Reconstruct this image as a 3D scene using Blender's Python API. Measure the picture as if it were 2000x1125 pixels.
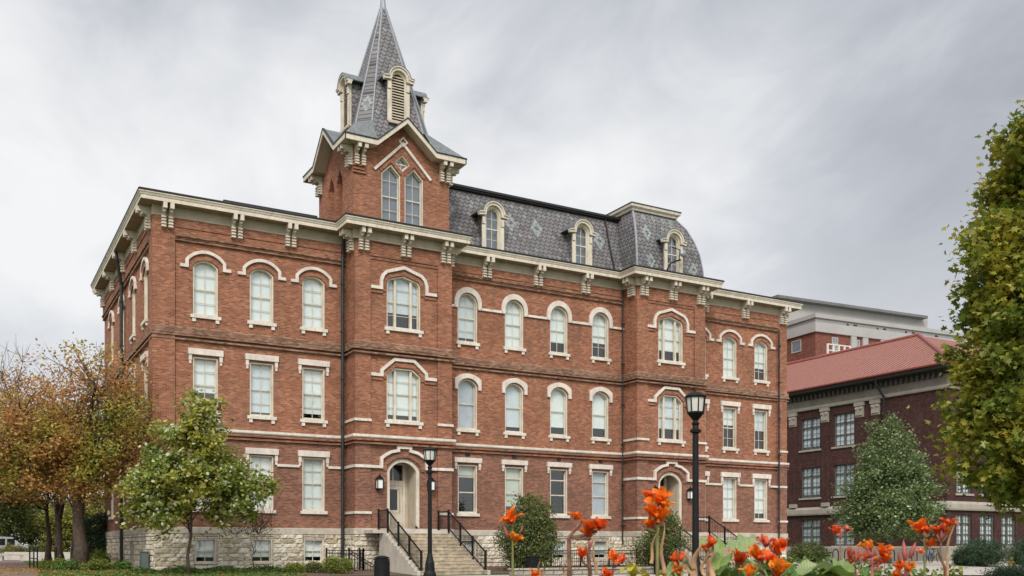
import bpy, bmesh, math, random
import numpy as np
from mathutils import Vector, Matrix
from mathutils.geometry import tessellate_polygon
R = math.radians
D = bpy.data
scene = bpy.context.scene
COL = scene.collection
for o in list(D.objects): D.objects.remove(o)

# ------------------------------------------------------------------ camera, sky, sun, exposure
F, TH = 1889.0, math.atan(.569)
CX, CY, CZ = -7.43, -45.12, 0.70
PX, PY = 1000.0, 1072.0
cam = D.objects.new('camera', D.cameras.new('camera')); COL.objects.link(cam)
cam.location = (CX, CY, CZ); cam.rotation_euler = (R(90), 0, -TH)
cam.data.sensor_width = 36; cam.data.lens = F/2000*36
cam.data.shift_y = (PY-562.5)/2000
cam.data.clip_start = .1; cam.data.clip_end = 5000
scene.camera = cam
cam.data.dof.use_dof = True; cam.data.dof.focus_distance = 48; cam.data.dof.aperture_fstop = 5.0
SUN_EL, SUN_AZ = R(42), R(212)          # azimuth clockwise from +y
sun = D.objects.new('sun', D.lights.new('sun', 'SUN')); COL.objects.link(sun)
sun.data.energy = 2.0; sun.data.angle = R(22); sun.data.color = (1, .95, .88)
sd = Vector((math.sin(SUN_AZ)*math.cos(SUN_EL), math.cos(SUN_AZ)*math.cos(SUN_EL), math.sin(SUN_EL)))
sun.rotation_euler = sd.to_track_quat('Z', 'Y').to_euler()
scene.view_settings.view_transform = 'Standard'; scene.view_settings.look = 'None'
scene.view_settings.exposure = 0.42; scene.view_settings.gamma = 1.0

class NT:
    def __init__(s, tree):
        s.t = tree; tree.nodes.clear()
    def n(s, typ, ins=None, **props):
        nd = s.t.nodes.new(typ)
        for k, v in props.items(): setattr(nd, k, v)
        for k, v in (ins or {}).items():
            sock = nd.inputs[k]
            if hasattr(v, 'is_linked') and hasattr(v, 'links'): s.t.links.new(v, sock)
            else: sock.default_value = v
        return nd
    def math(s, op, a, b=0.0, c=None):
        ins = {0: a, 1: b}
        if c is not None: ins[2] = c
        return s.n('ShaderNodeMath', ins, operation=op).outputs[0]
    def mix(s, f, a, b, blend='MIX'):
        nd = s.n('ShaderNodeMixRGB', blend_type=blend)
        for k, v in ((0, f), (1, a), (2, b)):
            if hasattr(v, 'links'): s.t.links.new(v, nd.inputs[k])
            elif k == 0: nd.inputs[0].default_value = v
            else: nd.inputs[k].default_value = (*v[:3], 1)
        return nd.outputs[0]
    def ramp(s, f, stops, interp='LINEAR'):
        nd = s.n('ShaderNodeValToRGB', {0: f}); cr = nd.color_ramp; cr.interpolation = interp
        while len(cr.elements) > 1: cr.elements.remove(cr.elements[-1])
        for i, (p, c) in enumerate(stops):
            e = cr.elements[0] if i == 0 else cr.elements.new(p)
            e.position = p; e.color = (*c[:3], 1) if len(c) >= 3 else (c[0],)*3+(1,)
        return nd.outputs[0]
    def noise(s, vec, scale, detail=4, rough=.55, dist=0.0, out=0):
        return s.n('ShaderNodeTexNoise', {'Vector': vec, 'Scale': scale, 'Detail': detail, 'Roughness': rough, 'Distortion': dist}).outputs[out]

world = D.worlds.new('World'); scene.world = world; world.use_nodes = True
w = NT(world.node_tree)
tc = w.n('ShaderNodeTexCoord').outputs['Generated']
sx = w.n('ShaderNodeSeparateXYZ', {0: tc})
zz = w.math('ADD', w.math('MAXIMUM', sx.outputs[2], 0.0), .38)
cv = w.n('ShaderNodeCombineXYZ', {0: w.math('DIVIDE', sx.outputs[0], zz), 1: w.math('DIVIDE', sx.outputs[1], zz), 2: 0.0}).outputs[0]
cm = w.n('ShaderNodeMapping', {0: cv, 'Location': (5.9, 1.7, 0), 'Rotation': (0, 0, R(-30)), 'Scale': (1.05, .75, 1)}).outputs[0]
n1 = w.noise(cm, 1.5, 6, .48, .25)
n2 = w.noise(cm, 4.6, 7, .6, .7)
nn = w.math('ADD', w.math('MULTIPLY', n1, .78), w.math('MULTIPLY', n2, .22))
cloud = w.ramp(nn, [(.36, (.315, .33, .365)), (.43, (.395, .41, .445)), (.485, (.485, .50, .53)), (.535, (.585, .595, .612)), (.61, (.70, .702, .705))])
hz = w.n('ShaderNodeMapRange', {0: w.math('ADD', sx.outputs[2], w.math('MULTIPLY', w.math('SUBTRACT', n2, .5), .25)), 1: .36, 2: .08, 3: 0.0, 4: .6}).outputs[0]
cloud = w.mix(hz, cloud, (.665, .672, .685))
# unseen sky behind the camera is brightened towards the sun to light the hall
dt = w.n('ShaderNodeVectorMath', {0: tc, 1: tuple(sd)}, operation='DOT_PRODUCT').outputs['Value']
br = w.n('ShaderNodeMapRange', {0: dt, 1: -.1, 2: 1.0, 3: 1.0, 4: 1.75}).outputs[0]
sky = w.n('ShaderNodeTexSky', sky_type='NISHITA', sun_disc=False, sun_elevation=SUN_EL, sun_rotation=SUN_AZ)
bg1 = w.n('ShaderNodeBackground', {0: sky.outputs[0], 1: .10}).outputs[0]
bg2 = w.n('ShaderNodeBackground', {0: cloud, 1: br}).outputs[0]
mx = w.n('ShaderNodeMixShader', {0: .96, 1: bg1, 2: bg2}).outputs[0]
w.n('ShaderNodeOutputWorld', {0: mx})

# ------------------------------------------------------------------ pixel -> world (used once to survey positions)
S_, C_ = math.sin(TH), math.cos(TH)
def ray(px, py):
    r = (px-PX)/F; return (S_+r*C_, C_-r*S_, (PY-py)/F)
def at(px, depth, z):
    d = ray(px, PY); return (CX+depth*d[0], CY+depth*d[1], z)
def gz(y):
    t = min(1, max(0, (y+9)/11)); return -.5+.27*t*t*(3-2*t)

# ------------------------------------------------------------------ mesh helpers
def offset_path(p, d, closed=False):
    """offset to the left of the travel direction"""
    n = len(p); out = []
    for i in range(n):
        a = p[i-1] if (closed or i > 0) else None
        c = p[(i+1) % n] if (closed or i < n-1) else None
        b = p[i]
        ns = []
        if a is not None:
            e = (b[0]-a[0], b[1]-a[1]); l = math.hypot(*e) or 1; ns.append((-e[1]/l, e[0]/l))
        if c is not None:
            e = (c[0]-b[0], c[1]-b[1]); l = math.hypot(*e) or 1; ns.append((-e[1]/l, e[0]/l))
        if len(ns) == 1: out.append((b[0]+ns[0][0]*d, b[1]+ns[0][1]*d))
        else:
            mx_, my_ = ns[0][0]+ns[1][0], ns[0][1]+ns[1][1]
            k = 2*d/max(.3, mx_*mx_+my_*my_)
            out.append((b[0]+mx_*k, b[1]+my_*k))
    return out
def fm(y0): return lambda u, w_, z: (u, y0-w_, z)
def sm(x0): return lambda u, w_, z: (x0-w_, u, z)
def idm(u, w_, z): return (u, w_, z)

class MB:
    def __init__(s): s.v = []; s.f = []; s.uvs = None
    def add(s, v, f):
        b = len(s.v); s.v += [tuple(q) for q in v]; s.f += [tuple(b+i for i in q) for q in f]; return s
    def box(s, x0, x1, y0, y1, z0, z1, m=idm):
        v = [m(x, y, z) for z in (z0, z1) for y in (y0, y1) for x in (x0, x1)]
        return s.add(v, [(0,2,3,1),(4,5,7,6),(0,1,5,4),(2,6,7,3),(0,4,6,2),(1,3,7,5)])
    def prism(s, m, pts, w0, w1):
        n = len(pts)
        v = [m(u, w0, z) for u, z in pts]+[m(u, w1, z) for u, z in pts]
        return s.add(v, [tuple(range(n)), tuple(range(2*n-1, n-1, -1))]+[(i, (i+1) % n, n+(i+1) % n, n+i) for i in range(n)])
    def strip(s, m, A, B, w0, w1, closed=False):
        n = len(A)
        v = [m(u, w0, z) for u, z in A]+[m(u, w0, z) for u, z in B]+[m(u, w1, z) for u, z in A]+[m(u, w1, z) for u, z in B]
        f = []
        for i in range(n if closed else n-1):
            j = (i+1) % n
            f += [(i, j, n+j, n+i), (2*n+i, 3*n+i, 3*n+j, 2*n+j), (i, 2*n+i, 2*n+j, j), (n+i, n+j, 3*n+j, 3*n+i)]
        if not closed:
            f += [(0, n, 3*n, 2*n), (n-1, 3*n-1, 4*n-1, 2*n-1)]
        return s.add(v, f)
    def ribbon(s, m, path, th, w0, w1, closed=False):
        return s.strip(m, offset_path(path, th/2, closed), offset_path(path, -th/2, closed), w0, w1, closed)
    def ring(s, m, outline, inset, w0, w1):
        return s.strip(m, outline, offset_path(outline, inset, True), w0, w1, True)
    def ngon(s, m, pts, w_):
        return s.add([m(u, w_, z) for u, z in pts], [tuple(range(len(pts)))])
    def sweep(s, path, prof, closed=False):
        """profile of (outward offset, z); outward is to the right of the path"""
        n = len(path); k = len(prof)
        cols = [offset_path(path, -p[0], closed) for p in prof]
        v = [(cols[j][i][0], cols[j][i][1], prof[j][1]) for i in range(n) for j in range(k)]
        f = []
        for i in range(n if closed else n-1):
            a, b = i*k, ((i+1) % n)*k
            for j in range(k): f.append((a+j, a+(j+1) % k, b+(j+1) % k, b+j))
        if not closed: f += [tuple(range(k)), tuple(range((n-1)*k, n*k))[::-1]]
        return s.add(v, f)
    def tube(s, pts, rad, n=8, caps=True):
        pts = [Vector(p) for p in pts]
        if not hasattr(rad, '__len__'): rad = [rad]*len(pts)
        rings = []; up = Vector((0, 0, 1)); ref = None
        for i, p in enumerate(pts):
            d = (pts[min(i+1, len(pts)-1)]-pts[max(i-1, 0)])
            d = d.normalized() if d.length > 1e-9 else up
            if ref is None:
                ref = d.orthogonal().normalized()
            ref = (ref-d*ref.dot(d))
            ref = ref.normalized() if ref.length > 1e-6 else d.orthogonal().normalized()
            q = d.cross(ref)
            rings.append([tuple(p+(ref*math.cos(2*math.pi*k/n)+q*math.sin(2*math.pi*k/n))*rad[i]) for k in range(n)])
        v = [q for r in rings for q in r]; f = []
        for i in range(len(pts)-1):
            for k in range(n): f.append((i*n+k, i*n+(k+1) % n, (i+1)*n+(k+1) % n, (i+1)*n+k))
        if caps: f += [tuple(range(n))[::-1], tuple(range((len(pts)-1)*n, len(pts)*n))]
        return s.add(v, f)
    def lathe(s, c, prof, n=16):
        return s.tube([(c[0], c[1], c[2]+z) for r, z in prof], [r for r, z in prof], n) if False else s._lathe(c, prof, n)
    def _lathe(s, c, prof, n, a0=0):
        v = [(c[0]+r*math.cos(a0+2*math.pi*k/n), c[1]+r*math.sin(a0+2*math.pi*k/n), c[2]+z) for r, z in prof for k in range(n)]
        f = []
        for i in range(len(prof)-1):
            for k in range(n): f.append((i*n+k, i*n+(k+1) % n, (i+1)*n+(k+1) % n, (i+1)*n+k))
        f += [tuple(range(n))[::-1], tuple(range((len(prof)-1)*n, len(prof)*n))]
        return s.add(v, f)
    def sphere(s, c, r, n=10, m=6, sq=(1, 1, 1)):
        prof = [(max(1e-3, r*math.sin(math.pi*i/m)), -r*math.cos(math.pi*i/m)) for i in range(m+1)]
        v = [(c[0]+p*math.cos(2*math.pi*k/n)*sq[0], c[1]+p*math.sin(2*math.pi*k/n)*sq[1], c[2]+z*sq[2]) for p, z in prof for k in range(n)]
        f = [(i*n+k, i*n+(k+1) % n, (i+1)*n+(k+1) % n, (i+1)*n+k) for i in range(m) for k in range(n)]
        return s.add(v, f)
    def grid(s, P, uv=True):
        """P[i][j] points"""
        b = len(s.v); a, c = len(P), len(P[0])
        if s.uvs is None: s.uvs = {}
        for i in range(a):
            for j in range(c):
                s.uvs[len(s.v)] = (i/(a-1), j/(c-1)); s.v.append(tuple(P[i][j]))
        for i in range(a-1):
            for j in range(c-1): s.f.append((b+i*c+j, b+i*c+j+1, b+(i+1)*c+j+1, b+(i+1)*c+j))
        return s
    def wall(s, m, outline, holes, reveal=.45):
        polys = [outline]+holes
        tri = tessellate_polygon([[Vector((u, z, 0)) for u, z in p] for p in polys])
        flat = [q for p in polys for q in p]
        s.add([m(u, 0, z) for u, z in flat], [tuple(t) for t in tri])
        for h in holes:
            n = len(h)
            s.add([m(u, 0, z) for u, z in h]+[m(u, -reveal, z) for u, z in h], [(i, (i+1) % n, n+(i+1) % n, n+i) for i in range(n)])
        return s
    def build(s, name, mat, parent=None, smooth=False, label=None, recalc=True, bevel=0):
        org = Vector((0, 0, 0))
        if parent is not None:
            r = parent
            while r.parent: r = r.parent
            org = r.location
        me = D.meshes.new(name)
        me.from_pydata([(x-org.x, y-org.y, z-org.z) for x, y, z in s.v], [], s.f)
        if s.uvs:
            ul = me.uv_layers.new(name='UVMap')
            for l in me.loops: ul.data[l.index].uv = s.uvs.get(l.vertex_index, (0, 0))
        if recalc:
            bm = bmesh.new(); bm.from_mesh(me); bmesh.ops.recalc_face_normals(bm, faces=bm.faces); bm.to_mesh(me); bm.free()
        if smooth: me.polygons.foreach_set('use_smooth', [True]*len(me.polygons))
        me.materials.append(mat); me.update()
        o = D.objects.new(name, me); COL.objects.link(o)
        if parent is not None: o.parent = parent
        if label: o['label'] = label
        return o

def thing(name, label, cat, loc=(0, 0, 0), group=None):
    o = D.objects.new(name, None); COL.objects.link(o); o.location = loc; o.empty_display_size = .3
    o['label'] = label; o['category'] = cat
    if group: o['group'] = group
    return o
def tag(o, label, cat, group=None, kind=None):
    o['label'] = label; o['category'] = cat
    if group: o['group'] = group
    if kind: o['kind'] = kind
    return o
def structure(o): o['kind'] = 'structure'; return o
def copy_tree(o, parent=None):
    c = o.copy(); COL.objects.link(c)
    if parent is not None: c.parent = parent
    for ch in list(o.children): copy_tree(ch, c)
    return c
def move_copy(o, parent, dx, dy, dz):
    """copy of a part (with its sub-parts) shifted inside the same thing"""
    c = copy_tree(o, parent); c.location = Vector(o.location)+Vector((dx, dy, dz)); return c

# ------------------------------------------------------------------ materials
def new_mat(name):
    m = D.materials.new(name); m.use_nodes = True; return m, NT(m.node_tree)
def finish(m, t, color, rough=.8, bump=None, bstr=.4, bdist=.02, spec=.3, metal=0.0, extra=None):
    ins = {'Roughness': rough, 'Specular IOR Level': spec, 'Metallic': metal}
    p = t.n('ShaderNodeBsdfPrincipled', ins)
    if hasattr(color, 'links'): t.t.links.new(color, p.inputs['Base Color'])
    else: p.inputs['Base Color'].default_value = (*color, 1)
    if bump is not None:
        b = t.n('ShaderNodeBump', {'Strength': bstr, 'Distance': bdist, 'Height': bump})
        t.t.links.new(b.outputs[0], p.inputs['Normal'])
    sh = p.outputs[0] if extra is None else extra(p.outputs[0])
    t.n('ShaderNodeOutputMaterial', {0: sh}); return m
def pos(t): return t.n('ShaderNodeNewGeometry').outputs['Position']
def wallvec(t):
    p = t.n('ShaderNodeSeparateXYZ', {0: pos(t)})
    return t.n('ShaderNodeCombineXYZ', {0: t.math('ADD', p.outputs[0], p.outputs[1]), 1: p.outputs[2], 2: 0.0}).outputs[0], p

def mat_plain(name, c, rough=.6, var=.12, scale=3, spec=.3, metal=0.0, bump=.0, streak=0.0):
    m, t = new_mat(name); P = pos(t)
    n = t.noise(P, scale, 6, .65)
    col = t.mix(t.n('ShaderNodeMapRange', {0: n, 1: .3, 2: .7}).outputs[0], [q*(1-var) for q in c], [min(1, q*(1+var)) for q in c])
    if streak:
        V, p_ = wallvec(t); st = t.noise(t.n('ShaderNodeMapping', {0: V, 'Scale': (7, .9, 1)}).outputs[0], 1.0, 6, .65)
        col = t.mix(t.n('ShaderNodeMapRange', {0: st, 1: .48, 2: .78, 3: 0.0, 4: streak}).outputs[0], col, (.20, .16, .11))
    return finish(m, t, col, rough, t.noise(P, scale*12, 4) if bump else None, bump, .01, spec, metal)

def mat_brick(name, a, b, mortar, low=None, lowz=6.0, rough_amt=0.0):
    m, t = new_mat(name); V, p = wallvec(t)
    jit = t.n('ShaderNodeVectorMath', {0: V, 1: t.n('ShaderNodeVectorMath', {0: t.noise(V, 9, 2, out=1), 'Scale': .004}, operation='SCALE').outputs[0]}, operation='ADD').outputs[0]
    br = t.n('ShaderNodeTexBrick', {'Vector': jit, 'Color1': (0, 0, 0, 1), 'Color2': (1, 1, 1, 1), 'Mortar': (.5, .5, .5, 1), 'Scale': 1.0, 'Mortar Size': .009, 'Mortar Smooth': .2, 'Bias': 0.0, 'Brick Width': .21, 'Row Height': .072}, offset=.5)
    big = t.noise(pos(t), .35, 7, .62)
    mid = t.noise(V, 2.2, 5, .6)
    streak = t.noise(t.n('ShaderNodeMapping', {0: V, 'Scale': (2.6, .22, 1)}).outputs[0], 1.0, 6, .6)
    base = t.ramp(br.outputs[0], [(0, [q*.7 for q in a]), (.1, [q*.86 for q in a]), (.3, a), (.75, b), (1, [min(1, b[0]*1.2), b[1]*1.45, b[2]*1.6])])
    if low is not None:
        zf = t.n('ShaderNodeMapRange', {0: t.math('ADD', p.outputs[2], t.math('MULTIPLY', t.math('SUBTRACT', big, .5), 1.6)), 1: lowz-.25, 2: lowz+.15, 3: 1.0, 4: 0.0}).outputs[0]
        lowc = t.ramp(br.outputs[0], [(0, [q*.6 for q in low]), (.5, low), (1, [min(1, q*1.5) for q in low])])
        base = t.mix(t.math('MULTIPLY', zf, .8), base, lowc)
    v1 = t.n('ShaderNodeMapRange', {0: big, 1: .3, 2: .72, 3: .74, 4: 1.2}).outputs[0]
    v2 = t.n('ShaderNodeMapRange', {0: mid, 1: .25, 2: .75, 3: .82, 4: 1.16}).outputs[0]
    base = t.mix(1.0, base, t.n('ShaderNodeCombineColor', {0: t.math('MULTIPLY', v1, v2), 1: t.math('MULTIPLY', v1, v2), 2: t.math('MULTIPLY', v1, v2)}).outputs[0], 'MULTIPLY')
    rp = t.noise(t.n('ShaderNodeMapping', {0: V, 'Scale': (.5, 1.1, 1), 'Location': (3.1, 7.7, 0)}).outputs[0], 1.0, 7, .7)
    base = t.mix(t.n('ShaderNodeMapRange', {0: rp, 1: .56, 2: .62, 3: 0.0, 4: .45}).outputs[0], base, t.ramp(br.outputs[0], [(0, [q*.75 for q in b]), (1, [b[0]*1.1, b[1]*1.45, b[2]*1.6])]))
    st = t.n('ShaderNodeMapRange', {0: streak, 1: .52, 2: .75, 3: 0.0, 4: .5}).outputs[0]
    base = t.mix(st, base, (.12, .075, .06))
    col = t.mix(t.math('MULTIPLY', br.outputs['Fac'], .75), base, mortar)
    h = t.math('SUBTRACT', t.math('MULTIPLY', t.noise(V, 30, 3), .3+rough_amt), br.outputs['Fac'])
    return finish(m, t, col, .88, h, .5+rough_amt*.5, .012, .2)

def mat_ashlar(name, c1, c2, dark, bw, rh, mort=.018, rock=1.0):
    m, t = new_mat(name); V, p = wallvec(t)
    jit = t.n('ShaderNodeVectorMath', {0: V, 1: t.n('ShaderNodeVectorMath', {0: t.noise(V, 3, 2, out=1), 'Scale': .05}, operation='SCALE').outputs[0]}, operation='ADD').outputs[0]
    br = t.n('ShaderNodeTexBrick', {'Vector': jit, 'Color1': (0, 0, 0, 1), 'Color2': (1, 1, 1, 1), 'Mortar': (0, 0, 0, 1), 'Scale': 1.0, 'Mortar Size': mort, 'Mortar Smooth': .4, 'Bias': 0.0, 'Brick Width': bw, 'Row Height': rh}, offset=.45, offset_frequency=2, squash=1.4, squash_frequency=3)
    n = t.noise(V, 5, 7, .65); n2 = t.noise(V, 1.3, 5, .6)
    base = t.ramp(br.outputs[0], [(0, c1), (.5, [(a+b)/2 for a, b in zip(c1, c2)]), (1, c2)])
    base = t.mix(t.n('ShaderNodeMapRange', {0: n, 1: .5, 2: .78, 3: 0.0, 4: .6}).outputs[0], base, dark)
    base = t.mix(t.n('ShaderNodeMapRange', {0: n2, 1: .5, 2: .75, 3: 0.0, 4: .45}).outputs[0], base, (.42, .29, .16))
    col = t.mix(br.outputs['Fac'], base, (.20, .17, .135))
    h = t.math('SUBTRACT', t.math('MULTIPLY', t.noise(V, 6, 6, .65), 1.2*rock), t.math('MULTIPLY', br.outputs['Fac'], 1.3))
    return finish(m, t, col, .9, h, 1.0, .12, .2)

def mat_block(name):
    m, t = new_mat(name); V, p = wallvec(t); rnd = t.n('ShaderNodeNewGeometry').outputs['Random Per Island']
    base = t.ramp(rnd, [(0, (.44, .37, .26)), (.3, (.60, .53, .41)), (.6, (.72, .66, .54)), (.85, (.80, .75, .65)), (1, (.56, .43, .27))])
    n = t.noise(V, 7, 7, .7)
    base = t.mix(t.n('ShaderNodeMapRange', {0: n, 1: .5, 2: .74, 3: 0.0, 4: .65}).outputs[0], base, (.30, .235, .15))
    base = t.mix(t.n('ShaderNodeMapRange', {0: t.noise(V, 1.1, 5, .6), 1: .5, 2: .72, 3: 0.0, 4: .4}).outputs[0], base, (.46, .31, .16))
    return finish(m, t, base, .9, t.noise(V, 16, 6, .7), 1.0, .05, .15)
def mat_slate(name):
    m, t = new_mat(name); V, p = wallvec(t); rh, wd = .235, .30
    sv = t.n('ShaderNodeSeparateXYZ', {0: V})
    v = t.math('DIVIDE', sv.outputs[1], rh); row = t.math('FLOOR', v); fv = t.math('SUBTRACT', v, row)
    def cell(r):
        uu = t.math('ADD', t.math('DIVIDE', sv.outputs[0], wd), t.math('MULTIPLY', t.math('MODULO', r, 2.0), .5))
        return uu, t.math('SUBTRACT', t.math('FRACT', uu), .5)
    u1, f1 = cell(row)
    ed = t.math('MULTIPLY', t.math('POWER', t.math('ABSOLUTE', t.math('MULTIPLY', f1, 2.0)), 1.7), .62)   # rounded lower edge of this row
    below = t.math('LESS_THAN', fv, ed)
    r2 = t.math('SUBTRACT', row, below); u2, f2 = cell(r2)
    wn_ = t.n('ShaderNodeTexWhiteNoise', {0: t.n('ShaderNodeCombineXYZ', {0: t.math('FLOOR', u2), 1: r2, 2: 0.0}).outputs[0]}).outputs[0]
    col = t.ramp(wn_, [(0, (.115, .112, .115)), (.3, (.165, .16, .162)), (.6, (.20, .188, .192)), (.8, (.18, .15, .155)), (1, (.255, .25, .25))])
    col = t.mix(t.n('ShaderNodeMapRange', {0: t.noise(V, .8, 5), 1: .35, 2: .7, 3: 0.0, 4: .35}).outputs[0], col, (.23, .225, .225))
    d = t.math('SUBTRACT', fv, ed)
    line = t.n('ShaderNodeMapRange', {0: t.math('ABSOLUTE', d), 1: .05, 2: .24, 3: 1.0, 4: 0.0}).outputs[0]
    col = t.mix(t.math('MULTIPLY', line, .95), col, (.035, .033, .036))
    return finish(m, t, col, .55, t.math('SUBTRACT', t.math('MULTIPLY', t.noise(V, 25, 2), .2), line), .7, .025, .35)

def mat_foliage(name, cols, clump_cols=None, cs=.6, trans=.36, rough=.6):
    """cols: ramp over leaves (random per leaf)"""
    m, t = new_mat(name)
    g = t.n('ShaderNodeNewGeometry')
    n = len(cols)
    c = t.ramp(g.outputs['Random Per Island'], [(i/max(1, n-1)*.999, q) for i, q in enumerate(cols)], 'LINEAR')
    if clump_cols:
        k = len(clump_cols)
        cc = t.ramp(g.outputs['Random Per Island'], [(i/max(1, k-1)*.999, q) for i, q in enumerate(clump_cols)])
        nz = t.n('ShaderNodeMapRange', {0: t.noise(g.outputs['Position'], cs, 3, .6), 1: .42, 2: .6}).outputs[0]
        c = t.mix(nz, c, cc)
    def ex(sh):
        tr = t.n('ShaderNodeBsdfTranslucent', {0: c}).outputs[0]
        return t.n('ShaderNodeMixShader', {0: trans, 1: sh, 2: tr}).outputs[0]
    return finish(m, t, c, rough, None, spec=.35, extra=ex)

def mat_glass(name, tint=(.97, .99, 1.0), dirt=.05):
    m, t = new_mat(name)
    tr = t.n('ShaderNodeBsdfTransparent', {0: (.95*tint[0], .95*tint[1], .94*tint[2], 1)}).outputs[0]
    wob = t.n('ShaderNodeBump', {'Strength': .05, 'Distance': .03, 'Height': t.noise(pos(t), 1.6, 2)})
    gl = t.n('ShaderNodeBsdfGlossy', {'Color': (1, 1, 1, 1), 'Roughness': .03, 'Normal': wob.outputs[0]}).outputs[0]
    gg = t.n('ShaderNodeNewGeometry'); ca = t.math('ABSOLUTE', t.n('ShaderNodeVectorMath', {0: gg.outputs['Normal'], 1: gg.outputs['Incoming']}, operation='DOT_PRODUCT').outputs['Value'])
    fr = t.math('ADD', .10, t.math('MULTIPLY', t.math('POWER', t.math('SUBTRACT', 1.0, ca), 5.0), .9))
    s1 = t.n('ShaderNodeMixShader', {0: fr, 1: tr, 2: gl}).outputs[0]
    t.n('ShaderNodeOutputMaterial', {0: s1}); return m

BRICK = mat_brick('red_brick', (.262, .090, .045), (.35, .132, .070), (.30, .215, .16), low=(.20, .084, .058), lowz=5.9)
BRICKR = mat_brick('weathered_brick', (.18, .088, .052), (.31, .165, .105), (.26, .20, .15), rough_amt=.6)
BRICKD = mat_brick('dark_brick', (.055, .024, .021), (.082, .034, .029), (.06, .035, .03))
BRICKB = mat_brick('far_brick', (.17, .055, .038), (.23, .08, .055), (.16, .09, .07))
CREAM = mat_plain('cream_paint', (.62, .56, .46), .55, .13, 2.5, streak=.5)
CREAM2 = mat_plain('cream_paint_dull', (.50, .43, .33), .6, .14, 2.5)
SOFF = mat_plain('soffit_brown_shade', (.27, .205, .14), .7, .25, 2.5)  # brown soffit paint, its colour darkened to deepen the shade under the cornice
LIME = mat_plain('dressed_limestone', (.66, .61, .53), .8, .18, 2.2, bump=.2, streak=.45)
LIMEP = mat_plain('pinkish_limestone', (.66, .59, .52), .8, .15, 2.2, bump=.2, streak=.4)
WTAB = mat_plain('grey_limestone', (.50, .45, .37), .85, .25, 1.6, bump=.3, streak=.4)
ROCK = mat_ashlar('rock_faced_limestone', (.50, .44, .33), (.74, .68, .56), (.33, .26, .17), .56, .215)
ROCKG = mat_ashlar('rock_faced_wall', (.36, .33, .28), (.5, .46, .38), (.2, .17, .13), .5, .2)
BLOCK = mat_block('rock_faced_block')
SLATE = mat_slate('slate')
ROSETTE = mat_plain('pale_green_slate', (.275, .305, .295), .6, .3, 6)
FLASH = mat_plain('lead_flashing', (.30, .315, .335), .45, .12, 4, metal=.3)
SKIRT = mat_plain('blue_grey_slate', (.16, .175, .18), .5, .35, 7)
DARKM = mat_plain('dark_roof_metal', (.035, .034, .034), .45, .2, 3, metal=.3)
BLACK = mat_plain('black_iron', (.008, .008, .009), .55, .3, 6, spec=.25)
DOWN = mat_plain('downspout_paint', (.028, .032, .030), .5, .4, 2)
GLASS = mat_glass('window_glass')
BLIND = [mat_plain('blind_white', (.72, .775, .755), .8, .07, 1.5), mat_plain('blind_cool', (.58, .645, .665), .8, .10, 1.5), mat_plain('blind_green', (.52, .57, .46), .8, .1, 1.5), mat_plain('blind_grey', (.42, .46, .50), .8, .15, 2.5), mat_plain('blind_dark', (.15, .18, .215), .8, .2, 2.5)]
DOORGL = mat_plain('dark_door_glass', (.012, .012, .014), .08, .1, 3, spec=.6)
DARKIN = mat_plain('dark_interior', (.03, .03, .032), .9)
CONC = mat_plain('weathered_concrete', (.39, .325, .235), .9, .48, 2.8, bump=.5, streak=.5)
CONCL = mat_plain('pale_concrete', (.50, .46, .40), .9, .2, 1.3, bump=.2)
PAVE = mat_plain('pavement_concrete', (.44, .40, .36), .9, .14, .8, bump=.2)
BARK = mat_plain('bark_brown', (.085, .062, .046), .95, .45, 6, bump=.8)
BARKG = mat_plain('bark_grey', (.12, .10, .085), .95, .4, 6, bump=.8)

# ------------------------------------------------------------------ ground
def mat_ground():
    m, t = new_mat('lawn'); P = pos(t)
    a = t.noise(P, .25, 6, .6); b = t.noise(P, 7, 6, .7)
    c = t.ramp(b, [(.3, (.035, .06, .014)), (.5, (.065, .11, .024)), (.72, (.11, .14, .035))])
    c = t.mix(t.n('ShaderNodeMapRange', {0: a, 1: .45, 2: .65, 3: 0.0, 4: .6}).outputs[0], c, (.09, .065, .035))
    return finish(m, t, c, .95, b, .8, .05, .1)
def strip(name, x0, x1, ys, dz, mat):
    b = MB(); v = [(x, y, gz(y)+dz) for y in ys for x in (x0, x1)]
    b.add(v, [(2*i, 2*i+1, 2*i+3, 2*i+2) for i in range(len(ys)-1)])
    return structure(b.build(name, mat))
YS = [-9+i*.5 for i in range(23)]
strip('ground', -1500, 1500, [-1500, -60]+YS+[60, 1500], 0, mat_ground())
MULCH = mat_plain('bark_mulch', (.13, .085, .065), .95, .5, 9, bump=.8)
strip('mulch_bed', -1, 39.5, [y for y in YS if -6 <= y <= 0], .012, MULCH)
strip('walkway', -40, 120, [-12.5, -9.6, -7.4], .024, PAVE)
def flat_poly(name, pts, mat, dz):
    return structure(MB().add([(x, y, gz(y)+dz) for x, y in pts], [tuple(range(len(pts)))]).build(name, mat))
q = lambda px, d: at(px, d, 0)[:2]
def ground_sheet(name, rows, mat, dz, n=16):
    """rows: (distance, left px, right px): a sheet draped over the ground"""
    b = MB(); P = []
    for k in range(len(rows)-1):
        (d0, a0, c0), (d1, a1, c1) = rows[k], rows[k+1]; m_ = max(1, int((d1-d0)/1.2))
        for i in range(m_+(k == len(rows)-2)):
            t = i/m_; d, a, c = d0+(d1-d0)*t, a0+(a1-a0)*t, c0+(c1-c0)*t
            P.append([(lambda p: (p[0], p[1], gz(p[1])+dz))(at(a+(c-a)*u/n, d, 0)) for u in range(n+1)])
    b.grid(P); b.uvs = None
    return structure(b.build(name, mat))
ground_sheet('plaza_pavement', [(43, 1560, 2500), (52, 1560, 2500), (66, 1500, 2500), (72, 1600, 2300)], PAVE, .036)
PATHD = mat_plain('grey_brown_path', (.17, .125, .11), .95, .2, .6, bump=.3)  # grey-brown path surface
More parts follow.
